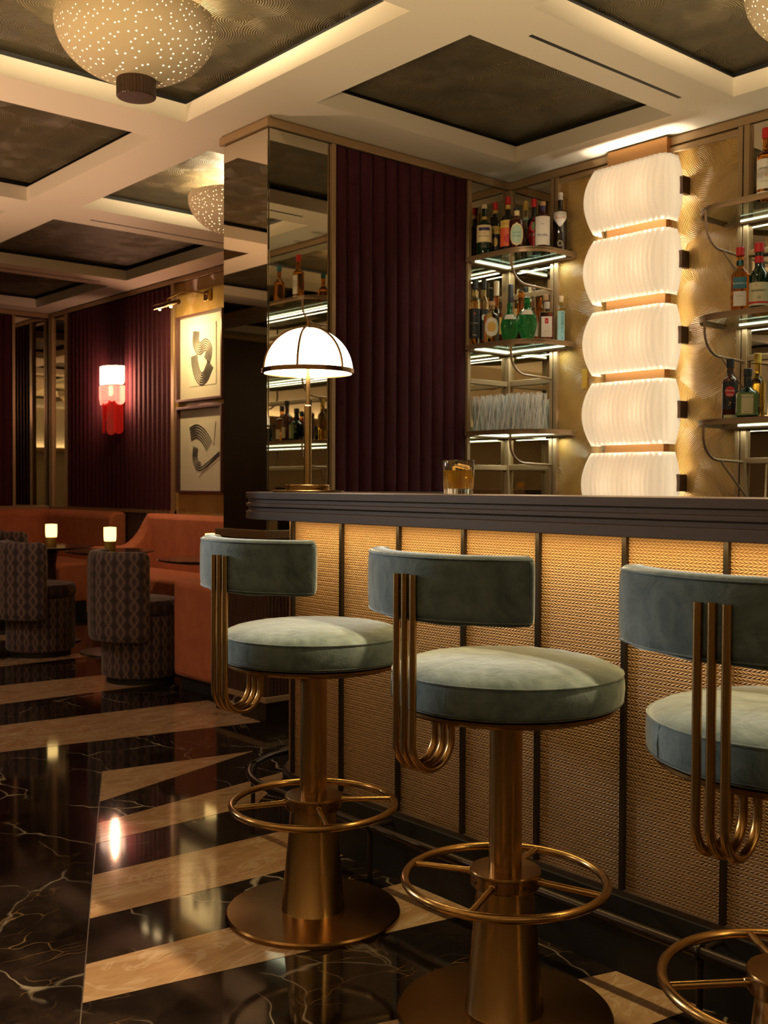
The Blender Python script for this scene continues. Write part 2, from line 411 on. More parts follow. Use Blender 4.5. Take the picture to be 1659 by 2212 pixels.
_font_cache = {}
def text_mesh(s):
    if s in _font_cache: return _font_cache[s]
    cu = bpy.data.curves.new('txt', 'FONT'); cu.body = s; cu.align_x = 'CENTER'; cu.size = 1; cu.resolution_u = 3
    ob = bpy.data.objects.new('txt', cu); COL.objects.link(ob)
    dg = bpy.context.evaluated_depsgraph_get(); ev = ob.evaluated_get(dg); me = ev.to_mesh()
    vs = [tuple(v.co) for v in me.vertices]; fs = [tuple(p.vertices) for p in me.polygons]
    ev.to_mesh_clear(); bpy.data.objects.remove(ob); bpy.data.curves.remove(cu)
    _font_cache[s] = (vs, fs); return vs, fs

# ------------------------------------------------------------------ room constants
YB = 4.88; XP = -4.49; ZC = 3.057; XL = -11.22; XR = 2.6; YF = -4.2

# floor: black marble with inlaid beige bars
f = MB(); f.quad((XL,YF,0),(XR,YF,0),(XR,YB,0),(XL,YB,0), 0)
BE = [[(-4.136,2.018),(-3.743,1.816),(-4.021,2.701)],
      [(-3.509,1.693),(-3.313,1.592),(-3.335,2.25),(-3.652,2.64)],
      [(-3.049,1.459),(-2.745,1.302),(-2.69,2.155),(-3.02,2.155)],
      [(-2.488,1.168),(-2.305,1.076),(-2.085,2.155),(-2.385,2.155)],
      [(-1.98,.905),(-1.60,.71),(-1.37,2.155),(-1.606,2.155)],
      [(-1.25,.53),(-.95,.375),(-.72,2.155),(-1.0,2.155)],
      [(-5.29,1.67),(-4.795,1.45),(-4.496,3.065),(-5.138,3.146)],
      [(-6.36,1.70),(-5.775,1.55),(-5.745,3.2),(-6.235,3.2)],
      [(-7.34,2.0),(-6.92,1.9),(-6.99,3.35),(-7.16,3.35)],
      [(-8.5,2.1),(-8.05,2.0),(-8.15,3.5),(-8.4,3.5)]]
for p in BE: f.add([(x,y,.0006) for x,y in p], [tuple(range(len(p)))], 1)
d = Vector((-1.831,.942)).normalized(); n = Vector((-d.y,d.x))*.0016
a = Vector((-4.136,2.018)); b = Vector((-.6,.195))
f.add([(a.x+n.x,a.y+n.y,.0007),(b.x+n.x,b.y+n.y,.0007),(b.x-n.x,b.y-n.y,.0007),(a.x-n.x,a.y-n.y,.0007)], [(0,1,2,3)], 2)
fl = struct(f.build('floor', [M['black'], M['beige'], M['joint']], smooth=False, fix=False))

# ceiling with coffers
rows = [(3.163,4.598,[(-10.92,-9.28),(-8.92,-7.21),(-6.775,-5.17),(-4.18,-3.136),(-2.80,-1.12),(-.75,.95)])]
for y0 in (1.39,-.38,-2.15,-3.92):
    rows.append((y0, y0+1.44, [(-10.95,-9.28),(-8.92,-7.22),(-6.865,-5.167),(-4.84,-3.136),(-2.80,-1.12),(-.75,.95)]))
rows.sort()
c = MB(); ylast = YF
for y0, y1, xs in rows:
    c.quad((XL,ylast,ZC),(XL,y0,ZC),(XR,y0,ZC),(XR,ylast,ZC)) if y0 > ylast else None
    xl = XL
    for x0, x1 in xs:
        c.quad((xl,y0,ZC),(xl,y1,ZC),(x0,y1,ZC),(x0,y0,ZC)); xl = x1
        zt = 3.147
        c.quad((x0,y0,ZC),(x0,y1,ZC),(x0,y1,zt),(x0,y0,zt)); c.quad((x1,y1,ZC),(x1,y0,ZC),(x1,y0,zt),(x1,y1,zt))
        c.quad((x1,y0,ZC),(x0,y0,ZC),(x0,y0,zt),(x1,y0,zt)); c.quad((x0,y1,ZC),(x1,y1,ZC),(x1,y1,zt),(x0,y1,zt))
    c.quad((xl,y0,ZC),(xl,y1,ZC),(XR,y1,ZC),(XR,y0,ZC)); ylast = y1
c.quad((XL,ylast,ZC),(XL,YB,ZC),(XR,YB,ZC),(XR,ylast,ZC))
ce = struct(c.build('ceiling', M['ceil'], smooth=False, fix=False))
for y0, y1, xs in rows:
    for x0, x1 in xs:
        m = MB(); e = .03; zt = 3.147; zp = 3.18
        X0, X1, Y0, Y1 = x0-e, x1+e, y0-e, y1+e
        m.quad((X0,Y0,zp),(X0,Y1,zp),(X1,Y1,zp),(X1,Y0,zp), 0)
        for q in (((X0,Y0),(X1,Y0)),((X1,Y0),(X1,Y1)),((X1,Y1),(X0,Y1)),((X0,Y1),(X0,Y0))):
            (ax,ay),(bx,by) = q; m.quad((ax,ay,zt),(bx,by,zt),(bx,by,zp),(ax,ay,zp), 1)
        m.quad((X0,Y0,zt),(X1,Y0,zt),(x1,y0,zt),(x0,y0,zt),1); m.quad((X1,Y0,zt),(X1,Y1,zt),(x1,y1,zt),(x1,y0,zt),1)
        m.quad((X1,Y1,zt),(X0,Y1,zt),(x0,y1,zt),(x1,y1,zt),1); m.quad((X0,Y1,zt),(X0,Y0,zt),(x0,y0,zt),(x0,y1,zt),1)
        m.build('coffer_panel', [M['olive'], M['reveal']], ce, smooth=False, fix=False)
for x, ya, yb in ((-2.975,3.352,4.422),(-7.057,3.364,4.45),(-9.12,3.514,4.44)):
    m = MB(); m.box(x-.010,x+.010,ya,yb,ZC-.001,ZC+.02); m.build('air_slot', M['reveal'], ce, smooth=False)

# walls
def wall(name, vs, mat):
    m = MB(); m.add(vs, [(0,1,2,3)]); return struct(m.build(name, mat, smooth=False, fix=False))
wall_paint = flat('warm_wall_paint', (.62,.53,.40), .7)
wb = MB(); wb.box(XL-.1, XR+.1, YB, YB+.1, 0, 3.3); wb = struct(wb.build('wall_back', M['darkwood'], smooth=False))
wl = MB(); wl.box(XL-.1, XL, YF, YB, 0, 3.3); wl = struct(wl.build('wall_left', M['darkwood'], smooth=False))
wr = MB(); wr.box(XR, XR+.1, YF, YB, 0, 3.3); wr = struct(wr.build('wall_right', wall_paint, smooth=False))
wf = MB(); wf.box(XL-.1, XR+.1, YF-.1, YF, 0, 3.3); wf = struct(wf.build('wall_front', wall_paint, smooth=False))

def flutes_x(x0, x1, y, z0, z1, n, depth, face=-1):
    """fluted panel on a wall plane y=const, facing face*y"""
    m = MB(); vs = []; k = 10
    w = (x1-x0)/n
    for i in range(n):
        for j in range(k+1):
            if j == k and i < n-1: continue
            t = j/k; h = depth*(1-abs(2*t-1)**3.2)
            vs.append((x0+(i+t)*w, y+face*h))
    N = len(vs); V = [(x,yy,z0) for x,yy in vs]+[(x,yy,z1) for x,yy in vs]
    m.add(V, [(i,i+1,i+1+N,i+N) for i in range(N-1)])
    return m
def swapxy(m):
    m.v = [(y,x,z) for x,y,z in m.v]; return m

# back wall dressing, left to right
m = flutes_x(-10.711,-8.555,YB-.012,.975,2.985,24,.030); m.build('fluted_panel', M['burg'], wb, autos=50)
m = MB(); m.box(-11.10,-10.79,YB-.012,YB-.002,.975,2.985); m.build('mirror_panel', M['mirror'], wb, smooth=False)
m = MB(); m.box(-8.50,-4.92,YB-.008,YB-.001,.55,3.0); m.build('gold_wall_panel', M['gold'], wb, smooth=False)
m = MB()
for a, b in ((-11.22,-11.165),(-11.15,-11.10),(-10.79,-10.711),(-8.555,-8.497)): m.box(a,b,YB-.035,YB-.001,.94,3.0)
m.box(-11.22,-8.497,YB-.03,YB-.001,.94,.975); m.build('panel_trim', M['bronze'], wb, bevel=.004)
m = flutes_x(-11.2,-4.9,YB-.006,.02,.94,150,.010); m.build('wainscot', M['darkwood'], wb, autos=50)
m = MB(); m.box(-4.46,-4.115,YB-.012,YB-.002,.6,3.0); m.build('mirror_panel', M['mirror'], wb, smooth=False)
m = MB(); m.box(-4.09,-2.91,YB-.012,YB-.002,.6,3.0); m.build('gold_wall_panel', M['gold'], wb, smooth=False)
m = MB(); m.box(-2.87,-1.35,YB-.012,YB-.002,.6,3.0); m.build('mirror_panel', M['mirror'], wb, smooth=False)
m = MB(); m.box(-1.30,XR,YB-.012,YB-.002,.6,3.0); m.build('gold_wall_panel', M['gold'], wb, smooth=False)
m = MB()
for a, b in ((-4.488,-4.45),(-4.132,-4.11),(-4.102,-4.075),(-2.92,-2.895),(-2.888,-2.858),(-1.36,-1.29)): m.box(a,b,YB-.035,YB-.001,.6,3.0)
m.box(-4.102,-2.895,YB-.03,YB-.001,2.962,2.992)
for z in (1.30,1.81,2.33): m.box(-4.45,-4.13,YB-.03,YB-.001,z,z+.035); m.box(-2.86,-1.36,YB-.03,YB-.001,z+.02,z+.05)
m.build('panel_trim', M['bronze'], wb, bevel=.003)
# left wall dressing
m = flutes_x(1.2,4.44,0,.975,2.985,36,.022,1); swapxy(m); m.v = [(x+XL+.012,y,z) for x,y,z in m.v]; m.build('fluted_panel', M['burg'], wl, autos=50)
m = MB(); m.box(XL+.002,XL+.012,4.48,4.85,.975,2.985); m.build('mirror_panel', M['mirror'], wl, smooth=False)
m = MB(); m.box(XL,XL+.035,4.445,4.478,.94,3.0); m.box(XL,XL+.035,4.845,4.878,.94,3.0); m.box(XL,XL+.03,1.2,4.88,.94,.975); m.build('panel_trim', M['bronze'], wl, bevel=.004)

# partition
p = MB(); p.box(-4.90,XP,3.10,YB,0,3.3); wp = struct(p.build('wall_partition', M['edge'], smooth=False))
m = MB(); m.box(XP,XP+.006,3.102,3.478,.97,3.0); m.build('mirror_panel', M['mirror'], wp, smooth=False)
m = MB(); m.box(-4.898,-4.492,3.094,3.10,.97,3.0); m.build('mirror_panel', M['mirror'], wp, smooth=False)
m = flutes_x(3.512,4.502,0,.6,2.995,11,.020,1); swapxy(m); m.v = [(x+XP+.004,y,z) for x,y,z in m.v]; m.build('fluted_panel', M['burg'], wp, autos=50)
m = MB(); m.box(XP,XP+.008,4.527,4.85,.6,3.0); m.build('mirror_panel', M['mirror'], wp, smooth=False)
m = MB(); m.box(XP,XP+.028,3.486,3.512,.97,3.0); m.box(XP,XP+.028,4.500,4.527,.6,3.0); m.box(XP,XP+.03,4.848,4.878,.6,3.0)
for z in (1.30,1.81): m.box(XP,XP+.028,4.527,4.85,z,z+.03)
m.build('panel_trim', M['bronze'], wp, bevel=.003)
# crown mouldings
def crown(name, pts):
    m = MB(); m.sweep(pts, [(0,3.005),(.022,3.005),(.022,3.046),(.010,3.048),(.010,ZC-.0005),(0,ZC-.0005)])
    return struct(m.build(name, M['bronze'], bevel=.002))
crown('trim_1', [(XR,YB),(XP,YB)]); crown('trim_2', [(XP,YB),(XP,3.10)])
crown('trim_3', [(XP+.0215,3.0999),(-4.92,3.0999)]); crown('trim_4', [(-4.90,YB),(XL,YB)]); crown('trim_5', [(XL,YB),(XL,YF)])
# low wall round the foot of the partition
lw = MB(); lw.box(-4.935,-4.475,3.08,3.093,.125,.93); lw.box(-4.488,-4.475,3.08,3.60,.125,.93)
lw = struct(lw.build('wall_low', M['darkwood'], smooth=False))
m = flutes_x(-4.935,-4.475,3.08,.125,.93,22,.010); m.build('reeded_front', M['darkwood'], lw, autos=50)
m = flutes_x(3.08,3.6,0,.125,.93,24,.010,1); swapxy(m); m.v = [(x-4.475,y,z) for x,y,z in m.v]; m.build('reeded_front', M['darkwood'], lw, autos=50)
m = MB(); m.box(-4.935,-4.455,3.062,3.094,.93,.972); m.box(-4.489,-4.455,3.094,3.60,.93,.972); m.build('cap', M['capwood'], lw, bevel=.003)
m = MB(); m.box(-4.935,-4.457,3.064,3.10,.098,.127); m.box(-4.489,-4.457,3.10,3.60,.098,.127); m.build('base_trim', M['bronze'], lw, bevel=.003)
m = MB(); m.box(-4.935,-4.465,3.072,3.10,0,.098); m.box(-4.489,-4.465,3.10,3.6,0,.098); m.build('marble_plinth', M['black'], lw, smooth=False)

# ------------------------------------------------------------------ bar
def bar_path(y, cx, cy, yend, x0=1.6):
    r = cy-y
    return [(x0,y)]+[(cx+ (x0-cx)*(1-i/12), y) for i in range(1,12)]+arc(cx,cy,r,270,180,18)+[(cx-r,yend)]
bar = thing('bar_cabinet', 'long bar body clad in tan woven leather panels between dark strips', 'bar cabinet', (-1,2.4,0))
def bl(m, par=bar):
    L = par.location; m.v = [(x-L.x,y-L.y,z-L.z) for x,y,z in m.v]; return m
PP = bar_path(2.18,-2.94,2.45,3.0)
# arclength helper for panels
def resample(path, step):
    out = [Vector(path[0])]; acc = 0
    for a, b in zip(path, path[1:]):
        a = Vector(a); b = Vector(b); L = (b-a).length; k = max(1, int(L/step))
        for i in range(1,k+1): out.append(a+(b-a)*i/k)
    return out
RP = resample(PP, .02)
S = [0]
for a, b in zip(RP, RP[1:]): S.append(S[-1]+(b-a).length)
def at_s(s):
    for i in range(len(S)-1):
        if S[i+1] >= s: t = (s-S[i])/(S[i+1]-S[i]); return RP[i].lerp(RP[i+1], t)
    return RP[-1]
s_first = 1.6+1.325          # arclength at the strip x=-1.325
cuts = [s_first + .2805*k for k in range(-11, 9)]
cuts = [c_ for c_ in cuts if 0 < c_ < S[-1]]
edges = [0]+cuts+[S[-1]]
for a, b in zip(edges, edges[1:]):
    g = .006; n = max(2, int((b-a)/.03)); pts = [at_s(a+g+(b-a-2*g)*i/n) for i in range(n+1)]
    m = MB(); uv = []
    for i, q in enumerate(pts): m.v += [(q.x-bar.location.x, q.y-bar.location.y, .2), (q.x-bar.location.x, q.y-bar.location.y, 1.087)]
    for i in range(n): m.f.append((2*i, 2*i+1, 2*i+3, 2*i+2)); m.mi.append(0)
    o = m.build('woven_panel', M['weave'], bar, fix=False)
    ul = o.data.uv_layers.new(name='UVMap')
    for lp in o.data.loops:
        vi = lp.vertex_index; ul.data[lp.index].uv = (a+(b-a)*(vi//2)/n, .2+.887*(vi % 2))
for s in cuts:
    q = at_s(s); q2 = at_s(s+.002); d = (q2-q).normalized(); ang = math.atan2(d.y, d.x)
    m = MB(); m.box(-.0065,.0065,-.008,.012,.2,1.087)
    ca, sa = cos(ang), sin(ang); m.v = [(x*ca-y*sa+q.x-bar.location.x, x*sa+y*ca+q.y-bar.location.y, z) for x,y,z in m.v]
    m.build('divider_strip', M['blackmetal'], bar, smooth=False)
m = MB(); m.sweep(bar_path(2.168,-2.94,2.45,3.0), [(0,.185),(0,.2),(-.05,.2),(-.05,.185)]); bl(m).build('base_ledge', M['barwood'], bar)
m = MB(); m.sweep(bar_path(2.158,-2.94,2.45,3.0), [(0,0),(0,.186),(-.06,.186),(-.06,0)]); bl(m).build('kick_plinth', M['reveal'], bar)
m = MB(); m.sweep(bar_path(2.20,-2.94,2.45,3.0), [(0,.0),(0,1.086),(-.1,1.086),(-.1,0)]); bl(m).build('carcass', M['darkwood'], bar)
m = MB(); m.sweep(bar_path(2.135,-2.92,2.45,2.95), [(0,1.0805),(0,1.0875),(-.02,1.0875),(-.02,1.0805)]); bl(m).build('light_strip', M['ledwarm'], bar)

bt = thing('bar_counter', 'dark stained wooden counter with stepped grooved edge and rounded end', 'bar counter', (-1,2.4,0))
prof = [(0,1.178),(0,1.1565),(-.008,1.1555),(-.008,1.1425),(0,1.1415),(0,1.1305),(-.009,1.128),(-.009,1.1155),(0,1.1145),(0,1.088),(-.36,1.088),(-.36,1.178)]
m = MB(); m.sweep(bar_path(1.98,-2.855,2.45,3.0), prof); bl(m, bt).build('counter_slab', M['barwood'], bt, bevel=.0015, bseg=2)

# foot rail
fr = thing('foot_rail', 'dark bronze foot rail on slim posts along the base of the bar', 'foot rail', (-1,2.07,0))
pth = [(1.6,2.075),(-.5,2.075),(-1.5,2.075),(-2.4,2.075)]+arc(-3.0,2.45,.375,270,180,20)+[(-3.375,2.8)]
m = MB(); m.tube([(x+1,y-2.07,.167) for x,y in pth], .0135, 14); m.build('rail', M['blackmetal'], fr)
for x, y in ((-2.46,2.075),(-3.28,2.20),(-1.32,2.075),(-.2,2.075),(.9,2.075)):
    m = MB(); m.tube([(x+1,y-2.07,0),(x+1,y-2.07,.167)], .008, 10); m.torus(.0165,.004,0,20,8)
    k = 20*8; # collar round the rail
    m.v[-k:] = [(x+1+vz, y-2.07+vx, .167+vy) for vx,vy,vz in m.v[-k:]]
    m.tube([(x+1,y-2.07,.167),(x+1,2.17-2.07,.167)], .008, 10)
    m.build('post', M['blackmetal'], fr)

# ------------------------------------------------------------------ bar stools
def make_stool(loc, rz, spoke, label):
    st = thing('bar_stool', label, 'bar stool', loc, rz, 'grey-teal velvet bar stools')
    m = MB(); m.lathe([(.2,0),(.2445,0),(.2455,.004),(.2445,.010),(.240,.0145),(.16,.0165),(.05,.017)], 72); m.build('base_plate', M['brassd'], st)
    m = MB(); m.lathe([(.09,.016),(.0885,.018),(.064,.300),(.04,.300)], 56); m.build('pedestal_cone', M['brass'], st, autos=50)
    m = MB(); m.lathe([(.03,.33),(.0375,.332),(.0375,.705),(.03,.705)], 48); m.build('column', M['brass'], st)
    m = MB(); m.lathe([(.03,.300),(.078,.300),(.0795,.302),(.0795,.327),(.0805,.328),(.0805,.333),(.079,.336),(.03,.336)], 56); hub = m.build('hub', M['brassd'], st)
    for k in range(4):
        a = spoke+PI/4+k*PI/2+.12; m = MB(); m.tube([(.078*cos(a),.078*sin(a),.315),(.0812*cos(a),.0812*sin(a),.315)], .0048, 12); m.build('screw', M['clip'], hub)
    m = MB(); m.torus(.2275,.0098,.310,96,16); m.build('foot_ring', M['brass'], st)
    for k in range(4):
        a = spoke+k*PI/2; m = MB(); m.tube([(.078*cos(a),.078*sin(a),.3175),(.088*cos(a),.088*sin(a),.317),(.089*cos(a),.089*sin(a),.317),(.224*cos(a),.224*sin(a),.3105)], [.0088,.0088,.0072,.0072], 14); m.build('spoke', M['brass'], st)
    m = MB(); m.lathe([(.05,.700),(.225,.700),(.238,.704),(.246,.710),(.246,.716),(.238,.72),(.05,.72)], 72); m.build('seat_plate', M['brassd'], st)
    pr = [(.02,.7205),(.248,.7205),(.256,.724),(.2595,.734),(.2615,.755),(.2605,.776),(.257,.7885),(.2545,.7915),(.249,.796),(.235,.803),(.20,.812),(.14,.820),(.07,.824),(.01,.825)]
    m = MB(); m.lathe(pr, 80)
    # small folds along the rim
    m.v = [(x,y,z+(.0008*sin(23*math.atan2(y,x))*sin(7*math.atan2(y,x)+1) if z > .79 and math.hypot(x,y) > .15 else 0)) for x,y,z in m.v]
    cu = m.build('seat_cushion', M['teal'], st, autos=60)
    m = MB(); m.torus(.2578,.0026,.7895,96,8); m.build('piping', M['teal'], cu)
    m = MB(); m.torus(.2586,.0014,.7285,96,6); m.tube([(.2612*cos(-2.2),.2612*sin(-2.2),.73),(.2625*cos(-2.2),.2625*sin(-2.2),.755),(.258*cos(-2.2),.258*sin(-2.2),.788)], .001, 6); m.build('seam', M['seam'], cu)
    # curved backrest, centre of arc towards -y
    m = MB(); N = 44; al = math.radians(52); prof_n = 28
    def pad(a, fall):
        ring = []
        for j in range(prof_n):
            q = 2*PI*j/prof_n; e = .42
            cx = abs(cos(q))**e*(1 if cos(q) >= 0 else -1); cz = abs(sin(q))**e*(1 if sin(q) >= 0 else -1)
            wob = .0025*sin(9*a+2)*sin(5*a)*(cz < -.5)
            rr = .287+.0275*cx*fall[0]; zz = .9925+.0705*cz*fall[1]+wob
            ring.append((rr*sin(a), -rr*cos(a), zz))
        return ring
    rings = []
    capa = [(-.060,.05,.55),(-.054,.45,.80),(-.042,.72,.90),(-.024,.92,.97)]
    for da, f0, f1 in capa: rings.append(pad(-al+.0+ (da+.060)*.75, (f0,f1)))
    for i in range(N+1): rings.append(pad(-al+.048+(2*al-.096)*i/N, (1,1)))
    for da, f0, f1 in reversed(capa): rings.append(pad(al-(da+.060)*.75, (f0,f1)))
    vs = [v for r in rings for v in r]; n = len(rings)
    m.add(vs, [(i*prof_n+j, i*prof_n+(j+1)%prof_n, (i+1)*prof_n+(j+1)%prof_n, (i+1)*prof_n+j) for i in range(n-1) for j in range(prof_n)]+[tuple(range(prof_n)), tuple((n-1)*prof_n+j for j in range(prof_n))])
    bk = m.build('backrest', M['teal'], st, autos=60)
    m = MB()
    for zz in (1.055,.930):
        m.tube([(.312*sin(-al+.03+(2*al-.06)*i/40), -.312*cos(-al+.03+(2*al-.06)*i/40), zz) for i in range(41)], .0016, 6)
    m.build('piping', M['teal'], bk)
    for k in (-1,0,1):
        xo = .0245*k; R1 = .3165; R2 = .203; rb = (R1-R2)/2; pts = [(xo,-R1,1.021-.001*abs(k))]+[(xo,-R1,1.015-.345*i/6) for i in range(7)]
        pts += [(xo, -(R1+R2)/2-rb*cos(q), .668-rb*sin(q)) for q in [PI*i/16 for i in range(1,16)]] + [(xo,-R2,.668),(xo,-R2,.702)]
        m = MB(); m.tube(pts, .0079, 16); m.build('back_tube', M['brass'], st)
    return st
stool = make_stool((-2.381,1.80,0), math.radians(2.4), math.radians(-30), 'bar stool farthest left, grey-teal velvet seat on brass pedestal')
st2 = dup(stool, (-1.638,1.783,0), math.radians(1.3), 'middle bar stool of three, whole brass pedestal with velvet seat in full view')
st3 = dup(stool, (-.950,1.792,0), math.radians(4.7), 'bar stool nearest the camera, cut by the right edge of the photo')
for s, off in ((st2, 52),(st3, 75)):
    for ch in s.children:
        if ch.name.split('.')[0] in ('spoke','hub'): ch.rotation_euler = (0,0,math.radians(off))

# ------------------------------------------------------------------ things on the bar
tl = thing('table_lamp', 'brass table lamp with a lit white ribbed dome shade on the bar end', 'table lamp', (-2.975,2.22,1.178))
m = MB(); m.lathe([(.02,0),(.124,0),(.127,.003),(.127,.006),(.124,.008),(.02,.008)], 64); m.lathe([(.02,.008),(.076,.008),(.077,.010),(.077,.024),(.075,.0265),(.02,.0265)], 48); m.build('base', M['brassh'], tl)
m = MB(); m.lathe([(.008,.026),(.013,.027),(.013,.298),(.0115,.30),(.0078,.302),(.0078,.40),(.0078,.545),(.005,.547)], 24); m.build('pole', M['brassh'], tl)
Rl = .155
m = MB(); pr = [(Rl*cos(q)*1.0, .417+.150*sin(q)) for q in [PI/2*i/16 for i in range(16)]]+[(.004,.567)]; pr += [(max(r-.004,.002), z-.004) for r, z in reversed(pr)]
m.lathe_closed(pr, 64); sh = m.build('shade', M['dome'], tl)
for k in range(6):
    a = math.atan2(-2.22,2.975)+math.radians(47+60*k); m = MB()
    m.tube([((Rl+.002)*cos(q)*cos(a), (Rl+.002)*cos(q)*sin(a), .417+.152*sin(q)) for q in [PI/2*i/14 for i in range(15)]], .0042, 8); m.build('rib', M['brassd'], sh)
m = MB(); m.lathe_closed([(Rl-.003,.409),(Rl+.0045,.409),(Rl+.0045,.424),(Rl-.001,.424)], 64); m.build('rim', M['brassd'], tl)
m = MB(); m.lathe([(.004,.560),(.010,.564),(.0085,.572),(.0065,.574),(.0065,.597),(.005,.599)], 20); m.build('finial', M['brassd'], tl)

gt = thing('tumbler', 'rocks glass of amber whisky with ice on the bar edge', 'glass', (-2.10,2.085,1.178))
def flute(a, z): return 1+ (.020*cos(24*a) if z < .063 else 0)
m = MB(); m.lathe_closed([(.001,0),(.037,0),(.0395,.002),(.0415,.03),(.0425,.060),(.0430,.064),(.0432,.0935),(.0425,.095),(.0412,.0935),(.0400,.060),(.0385,.022),(.037,.0165),(.001,.016)], 96, rad=flute); m.build('glass_body', M['clear'], gt)
m = MB(); m.lathe([(.001,.0163),(.0368,.0168),(.0384,.0222),(.0399,.0595),(.0402,.0665),(.001,.0665)], 48); m.build('whisky', M['liquor'], gt)
m = MB(); m.box(-.022,.020,-.021,.022,.046,.080); ic = m.build('ice_cube', M['ice'], gt, bevel=.006); ic.rotation_euler = (.12,.16,.5)

# ------------------------------------------------------------------ bar wall light
wlg = thing('wall_light', 'tall brass wall light with stacked lit white ribbed glass shades', 'wall light', (-3.5,YB,1.0))
m = MB(); m.box(-.205,.18,-.06,0,.0,2.046); m.build('backplate', M['plate'], wlg, bevel=.002)
def shade_mesh(z0, h):
    m = MB(); N = 44; K = 14; path = []; hw = .245; dep = .115; rc = .055
    path = [(-hw, 0)]+[(-hw, -i*(dep-rc)/4) for i in range(1,5)]
    path += arc(-hw+rc, -(dep-rc), rc, 180, 270, 24)[1:]
    path += [(-hw+rc+(2*hw-2*rc)*i/150, -dep) for i in range(1,151)]
    path += arc(hw-rc, -(dep-rc), rc, 270, 360, 24)[1:]+[(hw, -(dep-rc)*(1-i/4)) for i in range(1,5)]
    L = [0]
    for a, b in zip(path, path[1:]): L.append(L[-1]+math.hypot(b[0]-a[0], b[1]-a[1]))
    n = len(path); nr = []
    for i in range(n):
        a = Vector(path[max(0,i-1)]); b = Vector(path[min(n-1,i+1)]); d = (b-a).normalized(); nr.append((d.y,-d.x))
    uv = []
    for k in range(K+1):
        t = k/K; bul = .052*(1-(2*t-1)**2)
        for i,(x,y) in enumerate(path): rg = .0036*cos(2*PI*L[i]/.030); m.v.append((x+nr[i][0]*(bul*.6+rg), y-.045*0-(.052*(1-(2*t-1)**2))*(1 if nr[i][1] < -.3 else max(0,-nr[i][1]))-.045+nr[i][1]*rg, z0+h*t)); uv.append((L[i], t))
    for k in range(K):
        for i in range(n-1): m.f.append((k*n+i, k*n+i+1, (k+1)*n+i+1, (k+1)*n+i)); m.mi.append(0)
    return m, uv
for z0 in (2.59,2.208,1.816,1.428,1.045):
    m, uv = shade_mesh(z0-1.0, .342)
    o = m.build('glass_shade', M['opal'], wlg, fix=False, autos=60)
    ul = o.data.uv_layers.new(name='UVMap')
    for lp in o.data.loops: ul.data[lp.index].uv = uv[lp.vertex_index]
    so = o.modifiers.new('Solid', 'SOLIDIFY'); so.thickness = .004
    for sx in (-1,1):
        m = MB(); m.box(sx*.279-.013,sx*.279+.013,-.075,-.006,z0-1+.135,z0-1+.225); m.build('shade_clip', M['clip'], o, bevel=.003)

m = MB(); m.box(-3.907,-3.868,YB-.016,YB-.0125,1.765,1.875); tag(m.build('yellow_tag', M['c_yellow'], bevel=.001), 'small yellow tag on the gold wall, peeping out left of the wall light', 'tag')

# ------------------------------------------------------------------ glass shelves
def shelf(loc, w, d, label, group, left):
    """left=True: against the partition; else free left corner. local x along wall, -y into room; z=0 top"""
    t = thing('corner_shelf' if left else 'wall_shelf', label, 'shelf', loc, 0, group)
    R = .21
    if left: path = [(0,-d)]+[( (w-R)*i/6, -d) for i in range(1,7)]+arc(w-R,-d+R,R,270,360,14)[1:]+[(w,0)]
    else: path = [(0,0)]+arc(R,-d+R,R,180,270,14)+[(R+(w-2*R)*i/10,-d) for i in range(1,10)]+arc(w-R,-d+R,R,270,360,14)+[(w,0)]
    m = MB(); m.sweep(path, [(0,-.026),(0,0.002),(.008,0.002),(.008,-.026)]); m.build('rim', M['shelfmetal'], t)
    poly = [p for p in path]
    if left: poly = poly+[(0,0)]
    m = MB(); m.prism(poly, -.012, -.001); m.build('glass_plate', M['shelfglass'], t, smooth=False)
    m = MB(); m.box(.02 if left else .10, w-.06, -.034, -.029, -.0170, -.0125)
    if left: m.box(.029,.034,-d+.06,-.034,-.0205,-.0125)
    m.build('light_strip', M['led'], t, smooth=False)
    m = MB(); m.box(.0, w, -.029, -.001, -.030, -.013)
    if left: m.box(0,.029,-d+.02,-.029,-.030,-.013)
    m.build('light_rail', M['shelfmetal'], t, smooth=False)
    # bent rod bracket: from front rim down and back to the wall
    for bx in ([.364] if left else [.12, w-.12]):
        pts = [(bx,-d+.008,-.02),(bx,-d+.008,-.06)]
        pts += [(bx, -d+.008+.13*(1-cos(q)), -.075-.115*sin(q)) for q in [PI/2*i/10 for i in range(0,11)]]+[(bx,-.05,-.195),(bx,-.004,-.198)]
        m = MB(); m.tube(pts, .0068, 10); m.build('bracket', M['shelfmetal'], t)
        if not left:
            m = MB(); sx = 1 if bx < w/2 else -1
            m.tube([(bx,-.22,-.188),(bx+sx*.005,-.20,-.215),(bx+sx*.10,-.02,-.46)], .0058, 8); m.build('strut', M['shelfmetal'], t)
    return t
g1 = 'lit glass corner shelves beside the burgundy panel'
c1 = shelf((XP+.009,YB-.013,2.545), .53, .378, 'corner glass shelf carrying the red-capped bottles, topmost beside the burgundy panel', g1, True)
c2 = dup(c1, (XP+.009,YB-.013,2.030), None, 'corner glass shelf carrying the green cut bottles, middle one beside the burgundy panel')
c3 = dup(c1, (XP+.009,YB-.013,1.525), None, 'corner glass shelf carrying the clear highball glasses, lowest beside the burgundy panel')
g2 = 'lit glass shelves right of the wall light'
r1 = shelf((-2.995,YB-.013,2.54), 1.60, .378, 'glass shelf at the right edge, topmost right of the wall light', g2, False)
r2 = dup(r1, (-2.995,YB-.013,2.025), None, 'glass shelf at the right edge, middle one right of the wall light')
r3 = dup(r1, (-2.995,YB-.013,1.525), None, 'glass shelf at the right edge, lowest right of the wall light')

